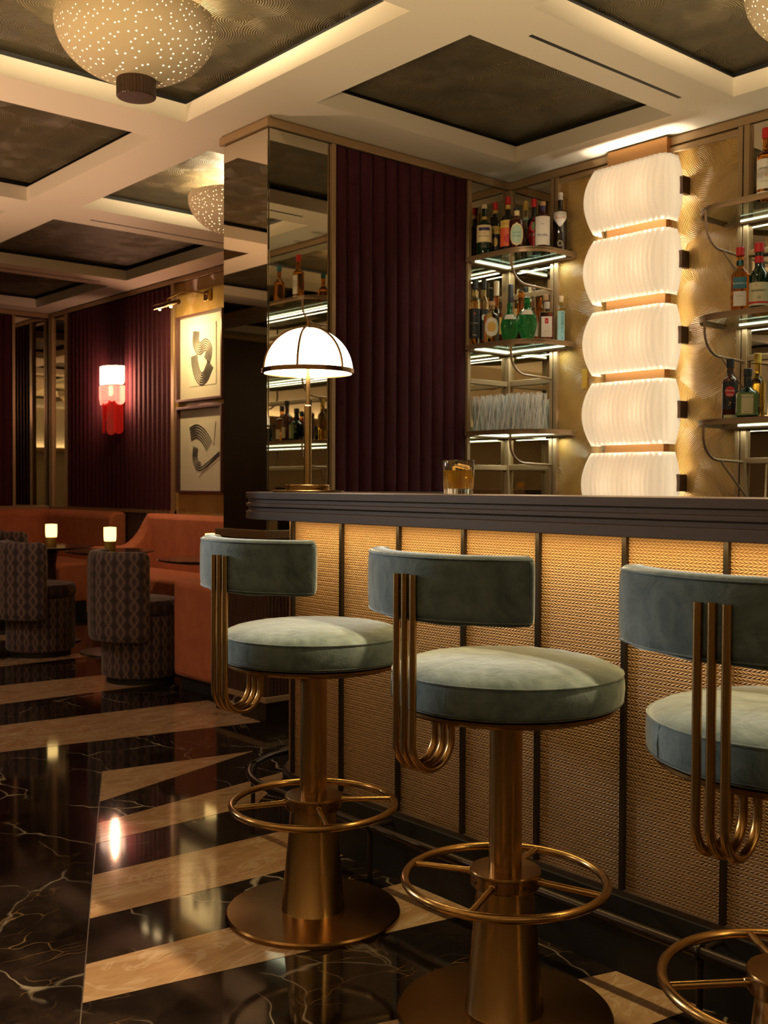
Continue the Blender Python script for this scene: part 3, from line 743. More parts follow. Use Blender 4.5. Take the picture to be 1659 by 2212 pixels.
# ------------------------------------------------------------------ bottles
def bottle(label, pos, h, r, gl, cap, sh=.62, nr=.014, caph=.16, lab=None, texts=(), neck=None, sq=0, sy=1., group='bottles on the glass shelves', capr=None, belly=None, face=0, foot=None):
    x, y, z = pos
    ang = math.atan2(-y, -x)+face                       # label faces the customers' side
    t = thing('bottle', label, 'bottle', pos, ang+PI/2, group)   # local -y is the label side
    def rad(a):
        if not sq: return 1.
        a += 0; return 1/((abs(cos(a))**sq+abs(sin(a))**sq)**(1/sq))
    hb = h*sh; hn = h*(1-caph)
    if belly: prof = [(r*q, h*zz) for q, zz in belly]+[(nr, h*.80),(nr,hn)]
    else:
        prof = [(r*.6,.0),(r*.93,.001),(r,.006),(r,hb*.5),(r,hb)]
        for i in range(1,9):
            q = i/8; prof.append((nr+(r-nr)*(0.5+0.5*cos(PI*q))**.8, hb+(hn-hb)*.42*q))
        prof += [(nr, hb+(hn-hb)*.7),(nr*1.0,hn)]
    m = MB(); m.lathe(prof, 36, rad=rad, sy=sy); m.build('glass_body', M[gl], t, autos=50)
    cr = capr or nr*1.18
    m = MB(); m.lathe([(cr*.9,hn-.001),(cr,hn+.001),(cr,h-.002),(cr*.85,h)], 24); m.build('cap', M[cap], t)
    if neck:
        m = MB(); m.lathe([(nr+.0008,h*neck[0]),(nr+.0012,h*neck[1])], 24); m.build('neck_label', M[neck[2]], t)
    def surf(th, zz, off):
        rr = r
        if belly:
            for (q0,z0),(q1,z1) in zip(belly, belly[1:]):
                if z0*h <= zz <= z1*h: rr = r*(q0+(q1-q0)*((zz/h-z0)/max(1e-6,z1-z0)))
        elif zz > hb: 
            q = min(1, (zz-hb)/((hn-hb)*.42)); rr = nr+(r-nr)*(0.5+0.5*cos(PI*q))**.8
        a = -PI/2+th; q = rad(a)
        return ((rr*q+off)*cos(a), (rr*q+off)*sin(a)*sy-(off if sy != 1 else 0), zz)
    lo = None
    for li, L in enumerate(lab or ()):
        z0, z1, ha, lm = L[:4]; shape = L[4] if len(L) > 4 else 'rect'; N = 16; K = 12
        m = MB()
        for k in range(K+1):
            tt = k/K
            wid = {'rect': 1., 'oval': math.sqrt(max(.001, 1-(2*tt-1)**2)), 'diamond': max(.02, 1-abs(2*tt-1)), 'shield': min(1., .12+1.5*tt)}[shape]
            for i in range(N+1):
                m.v.append(surf((2*i/N-1)*ha*wid, h*(z0+(z1-z0)*tt), .0007+.0003*li))
        for k in range(K):
            for i in range(N): m.f.append((k*(N+1)+i, k*(N+1)+i+1, (k+1)*(N+1)+i+1, (k+1)*(N+1)+i)); m.mi.append(0)
        o = m.build('label', M[lm], t, fix=False)
        if lo is None: lo = o
    for T in texts:
        s, zc, size, tm = T[:4]; rot = T[4] if len(T) > 4 else 0; xo = T[5] if len(T) > 5 else 0
        vs, fs = text_mesh(s); m = MB(); V = []
        for vx, vy, vz in vs:
            vx *= size; vy = (vy-.35)*size
            if rot: vx, vy = -vy, vx
            V.append(surf((vx+xo)/r, h*zc+vy, .0018))
        m.add(V, fs); m.build('lettering', M[tm], lo if lo else t, smooth=False, fix=False)
    return t
G1 = 'bottles on the topmost corner shelf'; G2 = 'bottles on the middle corner shelf'; G3 = 'bottles on the right shelves'
z = 2.5475
bottle('dark green bottle with cream label and cream cap, left on the topmost corner shelf', (-4.382,4.55,z), .30,.0455,'ggreen','c_cream',.56,caph=.08,neck=(.70,.76,'l_gold'),lab=[(.25,.58,1.25,'l_cream'),(.47,.53,.75,'l_navy')],texts=[('MONTENEGRO',.36,.0105,'l_black'),('AMARO',.42,.006,'l_red')],group=G1)
bottle('dark bottle with red cap behind, between the cream-label bottle and orange-label bottle', (-4.398,4.66,z), .335,.040,'gdark','c_red',.60,caph=.13,neck=(.80,.86,'l_gold'),lab=[(.42,.56,1.1,'l_yellow'),(.14,.42,1.1,'l_black'),(.2,.36,.35,'l_gold','oval')],texts=[('PICON',.49,.019,'l_red')],group=G1)
bottle('dark bottle with red cap and big orange label, tallest on the topmost corner shelf', (-4.269,4.63,z), .335,.046,'gdark','c_red',.60,caph=.13,neck=(.79,.86,'l_gold'),lab=[(.45,.58,1.2,'l_yellow'),(.13,.45,1.2,'l_orange'),(.18,.34,.5,'l_red','oval')],texts=[('PICON',.515,.020,'l_red')],group=G1)
bottle('red-brown bottle with oval mint label, front of the topmost corner shelf', (-4.123,4.545,z), .232,.043,'gwine','c_black',.66,caph=.07,neck=(.80,.92,'l_cream'),lab=[(.04,.60,.95,'l_cream','oval'),(.08,.56,.78,'l_mint','oval')],texts=[('AMARO',.36,.013,'l_teal'),('NONINO',.28,.011,'l_teal'),('*',.06,.018,'l_orange')],group=G1)
bottle('clear bottle with gold cap behind the mint-label bottle', (-4.285,4.80,z), .345,.037,'pale','c_gold',.62,caph=.16,group=G1)
bottle('dark bottle with red cap and red diamond label', (-4.167,4.74,z), .325,.043,'gdark','c_red',.58,caph=.15,lab=[(.04,.66,1.15,'l_red','diamond'),(.42,.56,.3,'l_green','oval')],texts=[('ETNA',.33,.024,'l_white')],group=G1)
bottle('dark bottle with white handwritten label and purple neck, right on the topmost corner shelf', (-4.031,4.66,z), .268,.0455,'gwine','c_cork',.66,caph=.09,neck=(.80,.93,'l_navy'),lab=[(.06,.66,1.05,'l_white')],texts=[('Mirtillo',.27,.022,'l_black'),('liquore',.5,.008,'l_black')],group=G1)
bottle('slim dark bottle with white shield label, rightmost on the topmost corner shelf', (-4.0,4.775,z), .333,.040,'gdark','c_silver',.62,caph=.13,lab=[(.40,.66,1.1,'l_white','shield'),(.06,.16,.35,'l_cream','oval'),(.07,.15,.28,'l_black','oval')],texts=[('BRAULIO',.55,.0135,'l_red')],group=G1,capr=.0145)
z = 2.0325
bottle('clear bottle with tall black label, left front of the middle corner shelf', (-4.445,4.54,z), .388,.031,'pale','c_black',.66,.015,caph=.15,lab=[(.10,.55,1.35,'l_black')],texts=[('Poire Williams',.33,.0075,'l_white'),('ROSSO',.15,.008,'l_white'),('*',.46,.03,'l_orange')],group=G2,capr=.0155)
bottle('clear bottle with black label, behind the bottle with the tall black label', (-4.45,4.62,z), .40,.029,'pale','c_black',.66,.015,caph=.15,lab=[(.10,.55,1.2,'l_black'),(.38,.47,.4,'l_white','oval')],group=G2,capr=.0155)
bottle('round clear bottle with white oval label and gold disc', (-4.313,4.545,z), .242,.046,'pale','c_cork',.64,.016,caph=.10,lab=[(.14,.60,.95,'l_white','oval'),(.24,.50,.55,'l_gold','oval')],texts=[('NONINO',.40,.007,'l_orange'),('MONOVITIGNO',.33,.005,'l_orange')],group=G2)
bottle('amber bottle with cream cap behind the round clear bottle', (-4.441,4.72,z), .40,.034,'amber','c_cream',.50,caph=.22,lab=[(.2,.45,1.1,'l_gold')],group=G2)
bottle('dark bottle with black cap behind the left green bottle', (-4.40,4.80,z), .385,.032,'gbrown','c_black',.45,caph=.28,group=G2,lab=[(.2,.42,1.1,'l_orange')])
bl2 = [(.25,0),(.45,.005),(.62,.06),(.85,.18),(.98,.33),(1.0,.45),(.90,.57),(.66,.67),(.42,.73),(.33,.76)]
bottle('green diamond-cut bottle, the left one of the pair', (-4.223,4.60,z), .228,.052,'green','green',.6,.015,caph=.12,belly=bl2,sy=.72,lab=[(.58,.70,.75,'l_white')],group=G2,capr=.016)
bottle('green diamond-cut bottle, the right one of the pair, larger', (-4.075,4.585,z), .240,.056,'green','green',.6,.016,caph=.12,belly=bl2,sy=.72,lab=[(.58,.70,.75,'l_white')],group=G2,capr=.017)
bottle('amber bottle behind the pair of green bottles', (-4.305,4.79,z), .33,.038,'amber','amber',.42,.017,caph=.12,group=G2)
bottle('clear swing-top bottle with long neck behind the square bottle', (-4.165,4.74,z), .34,.030,'clear','c_silver',.40,.011,caph=.06,lab=[(.12,.36,1.0,'l_white')],texts=[('GRAPPA',.27,.011,'l_red')],group=G2)
bottle('square clear bottle with red mark and pink label', (-4.03,4.70,z), .222,.043,'clear','c_silver',.70,.014,caph=.18,sq=5,lab=[(.08,.60,.62,'l_white'),(.42,.56,.22,'l_red')],texts=[('SPIRITO',.22,.006,'l_red'),('5',.49,.014,'l_white')],group=G2)
bottle('orange-red bottle at the back right of the middle corner shelf', (-4.132,4.812,z), .29,.040,'amber','c_cork',.5,caph=.12,group=G2)
bottle('slim square bottle with pale blue label, rightmost on the middle corner shelf', (-4.0,4.79,z), .262,.028,'aqua','c_cream',.72,.011,caph=.14,sq=6,lab=[(.02,.66,.62,'l_blue')],texts=[('ACQUA BIANCA',.34,.021,'l_teal',1,.007)],group=G2)
z = 2.5425
bottle('amber whisky bottle with white label on the topmost right shelf', (-2.645,4.63,z), .335,.041,'amber','c_red',.60,.016,caph=.14,lab=[(.14,.55,1.25,'l_white'),(.02,.10,1.25,'l_white')],texts=[('LAPHROAIG',.42,.0135,'l_black'),('10',.32,.012,'l_orange'),('ISLAY SINGLE MALT',.24,.005,'l_black')],group=G3)
bottle('amber bottle with blue cap on the topmost right shelf, seen in the pillar mirror', (-2.36,4.66,z), .30,.040,'amber','l_teal',.55,.016,caph=.12,group=G3)
z = 2.0275
bottle('amber whisky bottle with teal label on the middle right shelf', (-2.765,4.62,z), .315,.044,'amber','c_red',.56,.017,caph=.13,sq=4,neck=(.72,.80,'l_teal'),lab=[(.36,.53,.62,'l_teal'),(.10,.32,.6,'l_white')],texts=[('BUSHMILLS',.44,.0115,'l_white'),('SINGLE MALT',.25,.005,'l_black')],group=G3)
bottle('dark whisky bottle with cream label on the middle right shelf', (-2.655,4.60,z), .315,.046,'ggreen','c_red',.50,.019,caph=.14,neck=(.70,.80,'c_red'),lab=[(.06,.40,1.2,'l_pale'),(.09,.12,1.2,'l_red')],texts=[('REDBREAST',.28,.0135,'l_black'),('12',.18,.016,'l_black'),('^',.35,.022,'l_red',0,-.012)],group=G3)
bottle('amber bottle behind the teal-label and cream-label bottles', (-2.755,4.79,z), .27,.040,'amber','c_black',.5,.015,caph=.13,group=G3)
z = 1.5275
bottle('dark rum bottle with red disc label on the lowest right shelf', (-2.805,4.61,z), .290,.038,'gbrown','c_black',.64,.0155,caph=.15,lab=[(.16,.62,1.1,'l_black'),(.36,.54,.62,'l_red','oval'),(.02,.07,.8,'l_pale')],texts=[('Havana',.47,.0145,'l_white'),('Club',.40,.0145,'l_white'),('7',.25,.026,'l_gold'),('.',.30,.03,'l_gold',0,.02)],group=G3,neck=(.76,.80,'l_black'))
bottle('squat dark bottle with green label on the lowest right shelf', (-2.695,4.58,z), .232,.054,'ggreen','c_black',.48,.0165,caph=.16,lab=[(.05,.50,1.05,'l_green'),(.08,.46,.5,'l_pale')],texts=[('DIPLOMATICO',.41,.009,'l_black'),('RESERVA',.12,.007,'l_black')],group=G3,neck=(.6,.8,'l_black'))
bottle('yellow-capped clear bottle behind the squat dark bottle', (-2.755,4.77,z), .325,.036,'yellowg','c_yellow',.55,.0155,caph=.15,group=G3)
for i, (x, y, hh, rr, g_, c_, lb) in enumerate([(-2.52,4.62,.30,.040,'gbrown','c_black','brown bottle on the lowest right shelf, beside the squat dark bottle'),(-2.40,4.66,.27,.045,'amber','c_black','amber bottle on the lowest right shelf, in the middle of the pillar mirror'),
        (-2.27,4.60,.22,.054,'ggreen','c_black','squat dark green bottle on the lowest right shelf, reflected in the pillar mirror'),(-2.15,4.64,.30,.042,'gwine','c_black','wine-red bottle on the lowest right shelf, reflected in the pillar mirror'),(-2.03,4.62,.27,.043,'amber','c_black','amber bottle on the lowest right shelf, at the left edge of the pillar mirror')]):
    bottle(lb, (x,y,z), hh, rr, g_, c_, .58, .015, caph=.15, lab=[(.08,.34,1.1,'l_pale')], group=G3)

# highball glasses, hourglass shaped
gl = thing('highball_glass', 'clear waisted highball glass standing on the lowest corner shelf', 'glass', (0,0,0), 0, 'highball glasses on the lowest corner shelf')
po = [(.001,0),(.029,0),(.0305,.002),(.029,.03),(.0235,.085),(.0225,.105),(.0245,.135),(.0300,.200),(.0305,.206),(.0293,.206),(.0288,.200),(.0232,.135),(.0211,.105),(.022,.085),(.0265,.034),(.026,.018),(.001,.017)]
m = MB(); m.lathe_closed(po, 32, rad=lambda a, z: 1+.035*cos(8*a+z*22)*(z < .17)); m.build('glass_body', M['hiball'], gl)
spots = [(-4.43,4.56),(-4.36,4.56),(-4.29,4.55),(-4.22,4.55),(-4.15,4.55),(-4.08,4.56),(-4.01,4.59),(-4.40,4.63),(-4.33,4.635),(-4.255,4.63),(-4.18,4.63),(-4.105,4.64),(-4.035,4.67),(-4.36,4.71),(-4.28,4.71),(-4.20,4.71),(-4.12,4.72)]
for i, (x, y) in enumerate(spots):
    if i == 0: gl.location = (x,y,1.5275)
    else: dup(gl, (x,y,1.5275), random.random()*6)

# ------------------------------------------------------------------ ceiling bowl lamps
def bowl(loc, label):
    t = thing('ceiling_lamp', label, 'ceiling lamp', loc, 0, 'perforated plaster ceiling bowls')
    R = .323; H = .225
    pr = [(R*sin(q)+.0, -H*cos(q)) for q in [math.radians(8)+ (PI/2-math.radians(8))*i/22 for i in range(23)]]
    pr += [(R*.995, .02),(R*.96,.022)]
    pin = [(r-.014, z+.012) for r, z in reversed(pr[:-2])]
    m = MB(); m.lathe(pr+[(R*.94,.02)], 72, caps=False); m.build('bowl', M['perf'], t)
    pr2 = [(.30*sin(q), -.195*cos(q)-.005) for q in [.05+(PI/2-.05)*i/14 for i in range(15)]]; m = MB(); m.lathe_closed(pr2+[(r_-.006, z_+.006) for r_, z_ in reversed(pr2)], 48); m.build('diffuser', M['diff'], t)
    m = MB(); m.lathe_closed([(.001,-.290),(.074,-.290),(.078,-.287),(.078,-.203),(.001,-.203)], 120, rad=lambda a, z: 1+.018*cos(36*a)); m.build('finial', M['finial'], t, autos=20)
    m = MB(); m.tube([(0,0,-.2),(0,0,.115)], .012, 12); m.build('stem', M['finial'], t)
    return t
b1 = bowl((-3.985,2.10,3.065), 'large perforated plaster bowl lamp glowing at the top left')
dup(b1, (-5.97,3.88,3.065), .7, 'perforated plaster bowl lamp half hidden behind the mirrored pillar')
dup(b1, (-1.945,3.88,3.065), 1.9, 'perforated plaster bowl lamp cut off by the top right corner')
dup(b1, (-1.96,.34,3.065), 1, 'perforated plaster bowl lamp above the camera, seen only in the mirrors')
dup(b1, (-6.0,.34,3.065), 2, 'perforated plaster bowl lamp over the open floor, seen only in the mirrors')

# ------------------------------------------------------------------ lounge
# wall sconce
sn = thing('wall_sconce', 'red and clear glass wall sconce glowing on the fluted burgundy panel', 'wall sconce', (-9.575,YB-.035,2.0))
m = MB(); m.box(-.06,.06,0,.02,-.02,.30); m.build('backplate', M['clip'], sn)
def slab_ring(z0, z1, R, n, drop, mat, nm, par):
    for k in range(n):
        a = -PI + PI*(k+.5)/n; cx = R*cos(a); cy = R*sin(a)*.85-.02; w = PI*R/n*.56; L = z1-z0+drop[k % len(drop)]
        m = MB(); pts = [(-w,z1),(w,z1)]+[(w*cos(-q), z1-L+w+w*sin(-q)) for q in [PI*i/8 for i in range(9)]]
        tx, ty = -sin(a), cos(a); nx, ny = cos(a), sin(a); e = .006
        n_ = len(pts); V = [(cx+tx*u+nx*e, cy+ty*u+ny*e, zz) for u, zz in pts]+[(cx+tx*u-nx*e, cy+ty*u-ny*e, zz) for u, zz in pts]
        m.add(V, [tuple(range(n_)), tuple(range(2*n_-1,n_-1,-1))]+[(i,i+n_,(i+1)%n_+n_,(i+1)%n_) for i in range(n_)])
        m.build(nm, mat, par, bevel=.002)
slab_ring(.155,.345,.155,6,[.0,.01,.0], M['tier'], 'clear_glass_slab', sn)
slab_ring(.0,.155,.162,6,[.02,.0,.03], M['tier2'], 'pink_glass_slab', sn)
slab_ring(-.12,.02,.128,5,[.0,.18,.06,.20,.19], M['drop'], 'red_glass_drop', sn)
for zz, R in ((.35,.155),(.158,.165),(.01,.16)):
    m = MB(); m.tube([(R*cos(-PI*i/16), R*sin(-PI*i/16)*.85-.02, zz) for i in range(17)], .004, 8); m.build('ring', M['clip'], sn)
for zz in (.06,.20):
    m = MB(); m.lathe([(.005,zz),(.02,zz+.01),(.026,zz+.05),(.02,zz+.09),(.005,zz+.10)], 14, (0,-.075,0)); m.build('bulb', M['bulb'], sn)

# framed prints
def ribbon(m, pts, w, y):
    n = len(pts); V = []
    for i in range(n):
        a = Vector(pts[max(0,i-1)]); b = Vector(pts[min(n-1,i+1)]); d = (b-a).normalized(); nx, nz = -d.y*w/2, d.x*w/2
        V += [(pts[i][0]+nx, y, pts[i][1]+nz), (pts[i][0]-nx, y, pts[i][1]-nz)]
    m.add(V, [(2*i,2*i+1,2*i+3,2*i+2) for i in range(n-1)])
def spline(P, n=12):
    out = []; Q = [P[0]]+list(P)+[P[-1]]
    for i in range(1, len(Q)-2):
        p0,p1,p2,p3 = [Vector(q) for q in Q[i-1:i+3]]
        for k in range(n):
            t = k/n; out.append(.5*((2*p1)+(p2-p0)*t+(2*p0-5*p1+4*p2-p3)*t*t+(3*p1-p0-3*p2+p3)*t**3))
    out.append(Vector(P[-1])); return [(v.x,v.y) for v in out]
def offset(pts, o):
    out = []; n = len(pts)
    for i in range(n):
        a = Vector(pts[max(0,i-1)]); b = Vector(pts[min(n-1,i+1)]); d = (b-a).normalized(); out.append((pts[i][0]-d.y*o, pts[i][1]+d.x*o))
    return out
def picture(label, z0, z1, draw):
    t = thing('framed_print', label, 'framed print', (-8.055,YB-.009,z0), 0, 'framed black line prints')
    W = .38; Hh = z1-z0; fw = .020; D = .045
    m = MB(); m.box(-W,W,-D,0,0,fw); m.box(-W,W,-D,0,Hh-fw,Hh); m.box(-W,-W+fw,-D,0,fw,Hh-fw); m.box(W-fw,W,-D,0,fw,Hh-fw); m.build('frame', M['frame'], t, bevel=.002)
    m = MB(); m.box(-W+fw,W-fw,-.006,-.001,fw,Hh-fw); m.build('mount', M['mat'], t, smooth=False)
    draw(t, W, Hh)
    m = MB(); m.quad((-W+fw,-D+.006,fw),(W-fw,-D+.006,fw),(W-fw,-D+.006,Hh-fw),(-W+fw,-D+.006,Hh-fw)); m.build('glazing', M['pane'], t, smooth=False, fix=False)
    return t
def sheet(t, poly, y0, lift):
    n = len(poly); m = MB(); m.add([(x, y0-lift*k*.35, z) for (x,z), k in poly]+[(x, y0-lift*k*.35+.0012, z) for (x,z), k in poly], [tuple(range(n)), tuple(range(2*n-1,n-1,-1))]+[(i,i+n,(i+1)%n+n,(i+1)%n) for i in range(n)])
    return m.build('paper_sheet', M['paper'], t, smooth=False)
def art1(t, W, H):
    s1 = sheet(t, [((-.20,.13),0),((.24,.13),.3),((.24,.66),1.),((-.20,.66),.1)], -.009, .012)
    m = MB(); y = -.0140
    A = spline([(-.076,.605),(-.086,.52),(-.05,.462),(-.012,.446),(.043,.469),(.086,.474),(.128,.434),(.122,.377),(.094,.337)])
    for k in range(6): ribbon(m, offset(A, (k-2.5)*.0185), .0095, y)
    B = spline([(-.112,.398),(-.10,.32),(-.058,.234),(.0,.188),(.072,.205),(.122,.262),(.155,.305)])
    for k in range(6): ribbon(m, offset(B, (k-2.5)*.0195), .010, y)
    m.build('line_drawing', M['ink'], s1, smooth=False, fix=False)
def art2(t, W, H):
    s1 = sheet(t, [((-.20,.40),0),((.20,.40),.5),((.235,.62),1.),((-.20,.60),.1)], -.009, .010)
    s2 = sheet(t, [((-.04,.14),.1),((.30,.36),1.),((.22,.40),.6),((-.20,.40),0)], -.009, .012)
    m = MB(); y = -.0140
    A = spline([(-.18,.525),(-.07,.548),(.036,.508),(.108,.448),(.146,.405)])
    for k in range(6): ribbon(m, offset(A, (k-3)*.022), .0115, y)
    m.build('line_drawing', M['ink'], s1, smooth=False, fix=False)
    m = MB()
    A = spline([(-.085,.40),(-.10,.32),(-.07,.255),(-.010,.228),(.086,.262),(.285,.355)])
    for k in range(4):
        q = offset(A, (k-1.5)*.022); ribbon(m, q if k < 2 else q[:40], .0115, y-.001)
    m.build('line_drawing', M['ink'], s2, smooth=False, fix=False)
picture('framed S-shaped black line print, upper one under the brass picture light', 1.935, 2.688, art1)
picture('framed arched black line print, lower of the two on the gold panel', 1.135, 1.888, art2)
pl = thing('picture_light', 'brass picture light on a bent arm above the upper framed print', 'picture light', (-8.0,YB-.009,2.82))
m = MB(); m.box(.02,.10,-.035,0,-.045,.045); m.build('wall_box', M['brassh'], pl, bevel=.004)
m = MB(); m.tube(spline3 := [(.05,-.03,.02),(.0,-.12,.035),(-.06,-.20,.03),(-.12,-.30,-.03),(-.12,-.31,-.07)], .007, 10); m.build('arm', M['brassh'], pl)
m = MB(); m.tube([(-.32,-.31,-.085),(.08,-.31,-.085)], .022, 20); tb = m.build('lamp_tube', M['brassh'], pl)
for x in (-.24,-.05):
    m = MB(); m.lathe([(.003,-.012),(.010,-.010),(.011,0),(.003,.002)], 10, (x,-.309,-.108)); m.build('bulb', M['bulbw'], tb)

# sofas
def back_sofa():
    t = thing('banquette', 'terracotta velvet corner banquette along the left wall', 'sofa', (-10.5,4.0,0))
    def lc(m): m.v = [(x+10.5,y-4.0,z) for x,y,z in m.v]; return m
    path = [(-9.38,4.835),(-9.6,4.835),(-10.2,4.835)]+arc(-10.78,4.44,.395,90,180,10)+[(-11.175,3.8),(-11.175,1.6)]
    m = MB(); m.sweep(path, [(.0,.08),(.0,.915),(.02,.945),(.11,.945),(.17,.90),(.19,.5),(.19,.08)]); lc(m).build('backrest', M['terra'], t, bevel=.03, bseg=4)
    p2 = [(-9.42,4.65),(-10.2,4.65)]+arc(-10.78,4.44,.21,90,180,10)+[(-10.99,3.8),(-10.99,1.6)]
    m = MB(); m.sweep(p2, [(-.01,.10),(-.01,.45),(.0,.47),(.44,.47),(.48,.44),(.48,.10)]); lc(m).build('seat', M['terra'], t, bevel=.025)
    m = MB(); m.sweep(p2, [(0,0),(0,.1),(.42,.1),(.42,0)]); lc(m).build('plinth', M['reveal'], t)
back_sofa()
def side_sofa():
    t = thing('banquette', 'terracotta velvet banquette with a swooping back below the framed prints', 'sofa', (-7.0,4.2,0))
    def lc(m): m.v = [(x+7.0,y-4.2,z) for x,y,z in m.v]; return m
    path = [(-4.95,3.9),(-4.95,4.5)]+arc(-5.2,4.585,.25,0,90,6)+[(-5.8,4.835),(-6.6,4.835),(-7.4,4.835),(-8.0,4.835),(-8.35,4.835),(-8.5,4.835)]+arc(-8.60,4.655,.18,88,180,8)
    path += [(-8.78,4.62-.04*i) for i in range(0,13)]
    def top(i):
        x, y = path[i]
        if x > -8.7: return .945
        q = max(0, min(1, (4.72-y)/.30)); return .66+.285*(1-q)**2.2
    pf = lambda i: [(.0,.08),(.0,top(i)-.03),(.02,top(i)),(.10,top(i)),(.15,top(i)-.04),(.17,.5),(.17,.08)]
    m = MB(); m.sweep(path, pf); lc(m).build('backrest', M['terra'], t, bevel=.02, bseg=3, autos=60)
    m = MB(); m.box(-8.6,-5.0,4.10,4.67,.10,.47); lc(m).build('seat', M['terra'], t, bevel=.03)
    m = MB(); m.box(-5.60,-5.0,3.34,4.09,.10,.47); lc(m).build('seat', M['terra'], t, bevel=.03)
    m = MB(); m.box(-5.612,-4.93,3.19,3.33,.07,.637); lc(m).build('arm', M['terra'], t, bevel=.035, bseg=5)
    m = MB(); m.box(-8.55,-5.0,4.15,4.7,0,.10); m.box(-5.56,-5.0,3.22,4.15,0,.10); lc(m).build('plinth', M['reveal'], t, smooth=False)
side_sofa()

# tub chairs
def tub(loc, rz, label):
    t = thing('tub_chair', label, 'chair', loc, rz, 'patterned swivel tub chairs')
    m = MB(); m.lathe([(.1,0),(.205,0),(.205,.045),(.1,.045)], 48); m.build('plinth', M['reveal'], t)
    m = MB(); m.lathe([(.1,.04),(.222,.04),(.232,.048),(.236,.06),(.236,.40),(.23,.41),(.1,.41)], 64); m.build('base', M['ogee'], t)
    m = MB(); m.lathe([(.02,.41),(.225,.41),(.238,.425),(.243,.455),(.238,.485),(.222,.503),(.15,.515),(.02,.52)], 56); m.build('seat_cushion', M['ogee2'], t)
    m = MB(); N = 48; al = math.radians(73); pn = 24; rings = []
    def ring(a, fr, fz):
        out = []
        for j in range(pn):
            q = 2*PI*j/pn; e = .38; cx = abs(cos(q))**e*(1 if cos(q) >= 0 else -1); cz = abs(sin(q))**e*(1 if sin(q) >= 0 else -1)
            rr = .275+.042*cx*fr; out.append((rr*sin(a), -rr*cos(a), .535+.27*cz*fz))
        return out
    for a, f0, f1 in ((0,.05,.86),(.03,.5,.92),(.07,.8,.965),(.12,.95,.99)): rings.append(ring(-al+a, f0, f1))
    for i in range(N+1): rings.append(ring(-al+.16+(2*al-.32)*i/N, 1, 1))
    for a, f0, f1 in ((.12,.95,.99),(.07,.8,.965),(.03,.5,.92),(0,.05,.86)): rings.append(ring(al-a, f0, f1))
    n = len(rings); m.add([v for r in rings for v in r], [(i*pn+j, i*pn+(j+1)%pn, (i+1)*pn+(j+1)%pn, (i+1)*pn+j) for i in range(n-1) for j in range(pn)]+[tuple(range(pn)), tuple((n-1)*pn+j for j in range(pn))])
    bk = m.build('backrest', M['ogee'], t, autos=60)
    m = MB(); m.tube([(.3175*sin(.06),-.3175*cos(.06),.78-.45*i/8) for i in range(9)], .0016, 6); m.build('seam', M['reveal'], bk)
    return t
ch = tub((-5.955,3.165,0), 0, 'patterned tub chair nearest the camera, beside the terracotta arm block')
dup(ch, (-7.305,3.10,0), .05, 'patterned tub chair at the left edge of the photo')
dup(ch, (-9.05,3.70,0), .0, 'patterned tub chair farthest back, only its top seen at the left edge')

# small tables
def table(loc, label):
    t = thing('cocktail_table', label, 'table', loc, 0, 'round dark cocktail tables')
    m = MB(); m.lathe([(.05,.685),(.12,.69),(.27,.712),(.305,.719),(.314,.723),(.316,.727),(.313,.731),(.05,.7315)], 72); m.build('tabletop', M['tablewood'], t)
    m = MB(); m.lathe([(.02,.02),(.034,.022),(.030,.60),(.05,.69),(.02,.69)], 28); m.build('column', M['clip'], t)
    m = MB(); m.lathe([(.05,0),(.21,0),(.213,.004),(.21,.010),(.05,.022)], 48); m.build('foot', M['clip'], t)
    return t
tb = table((-7.08,3.52,0), 'round dark table between the two nearest patterned tub chairs')
dup(tb, (-7.85,3.42,0), 0, 'round dark table behind the tub chair at the left edge')
dup(tb, (-5.93,3.62,0), 0, 'round dark table partly hidden by the leftmost bar stool')
def candle(loc, label):
    t = thing('table_candle_lamp', label, 'candle lamp', loc, 0, 'ribbed glowing candle lamps on the tables')
    fl_ = lambda a, z: 1+.03*cos(18*a)
    m = MB(); m.lathe_closed([(.001,0),(.037,0),(.0385,.002),(.0385,.066),(.001,.066)], 72, rad=fl_); m.build('base', M['candlebase'], t)
    m = MB(); m.lathe_closed([(.001,.067),(.0395,.067),(.0425,.10),(.0425,.165),(.001,.168)], 72, rad=fl_); m.build('lit_shade', M['candle'], t)
    return t
ca = candle((-7.08,3.52,.7318), 'glowing ribbed candle lamp on the table nearest the middle of the lounge')
dup(ca, (-7.88,3.43,.7318), 0, 'glowing ribbed candle lamp on the leftmost table')
dup(ca, (-5.80,3.58,.7318), 0, 'glowing ribbed candle lamp just showing above the leftmost stool back')

# ------------------------------------------------------------------ room behind the camera (seen only in mirrors)
cv = MB(); cv.box(XL,XR,YF,YF+.16,2.00,2.03); cv.box(XL,XR,YF+.14,YF+.16,2.03,2.10); cv.box(XR-.16,XR,YF+.16,3.4,2.00,2.03); cv.box(XR-.16,XR-.14,YF+.16,3.4,2.03,2.10); struct(cv.build('trim_6', M['bronze'], smooth=False))

# ------------------------------------------------------------------ lights
def light(typ, name, loc, energy, col, rot=None, **kw):
    l = bpy.data.lights.new(name, typ); l.energy = energy; l.color = col
    for k, v in kw.items(): setattr(l, k, v)
    o = bpy.data.objects.new(name, l); COL.objects.link(o); o.location = loc
    if rot: o.rotation_euler = rot
    return o
def aim(o, tgt):
    o.rotation_euler = (Vector(tgt)-o.location).to_track_quat('-Z','Y').to_euler(); return o
WARM = (1,.70,.40); 
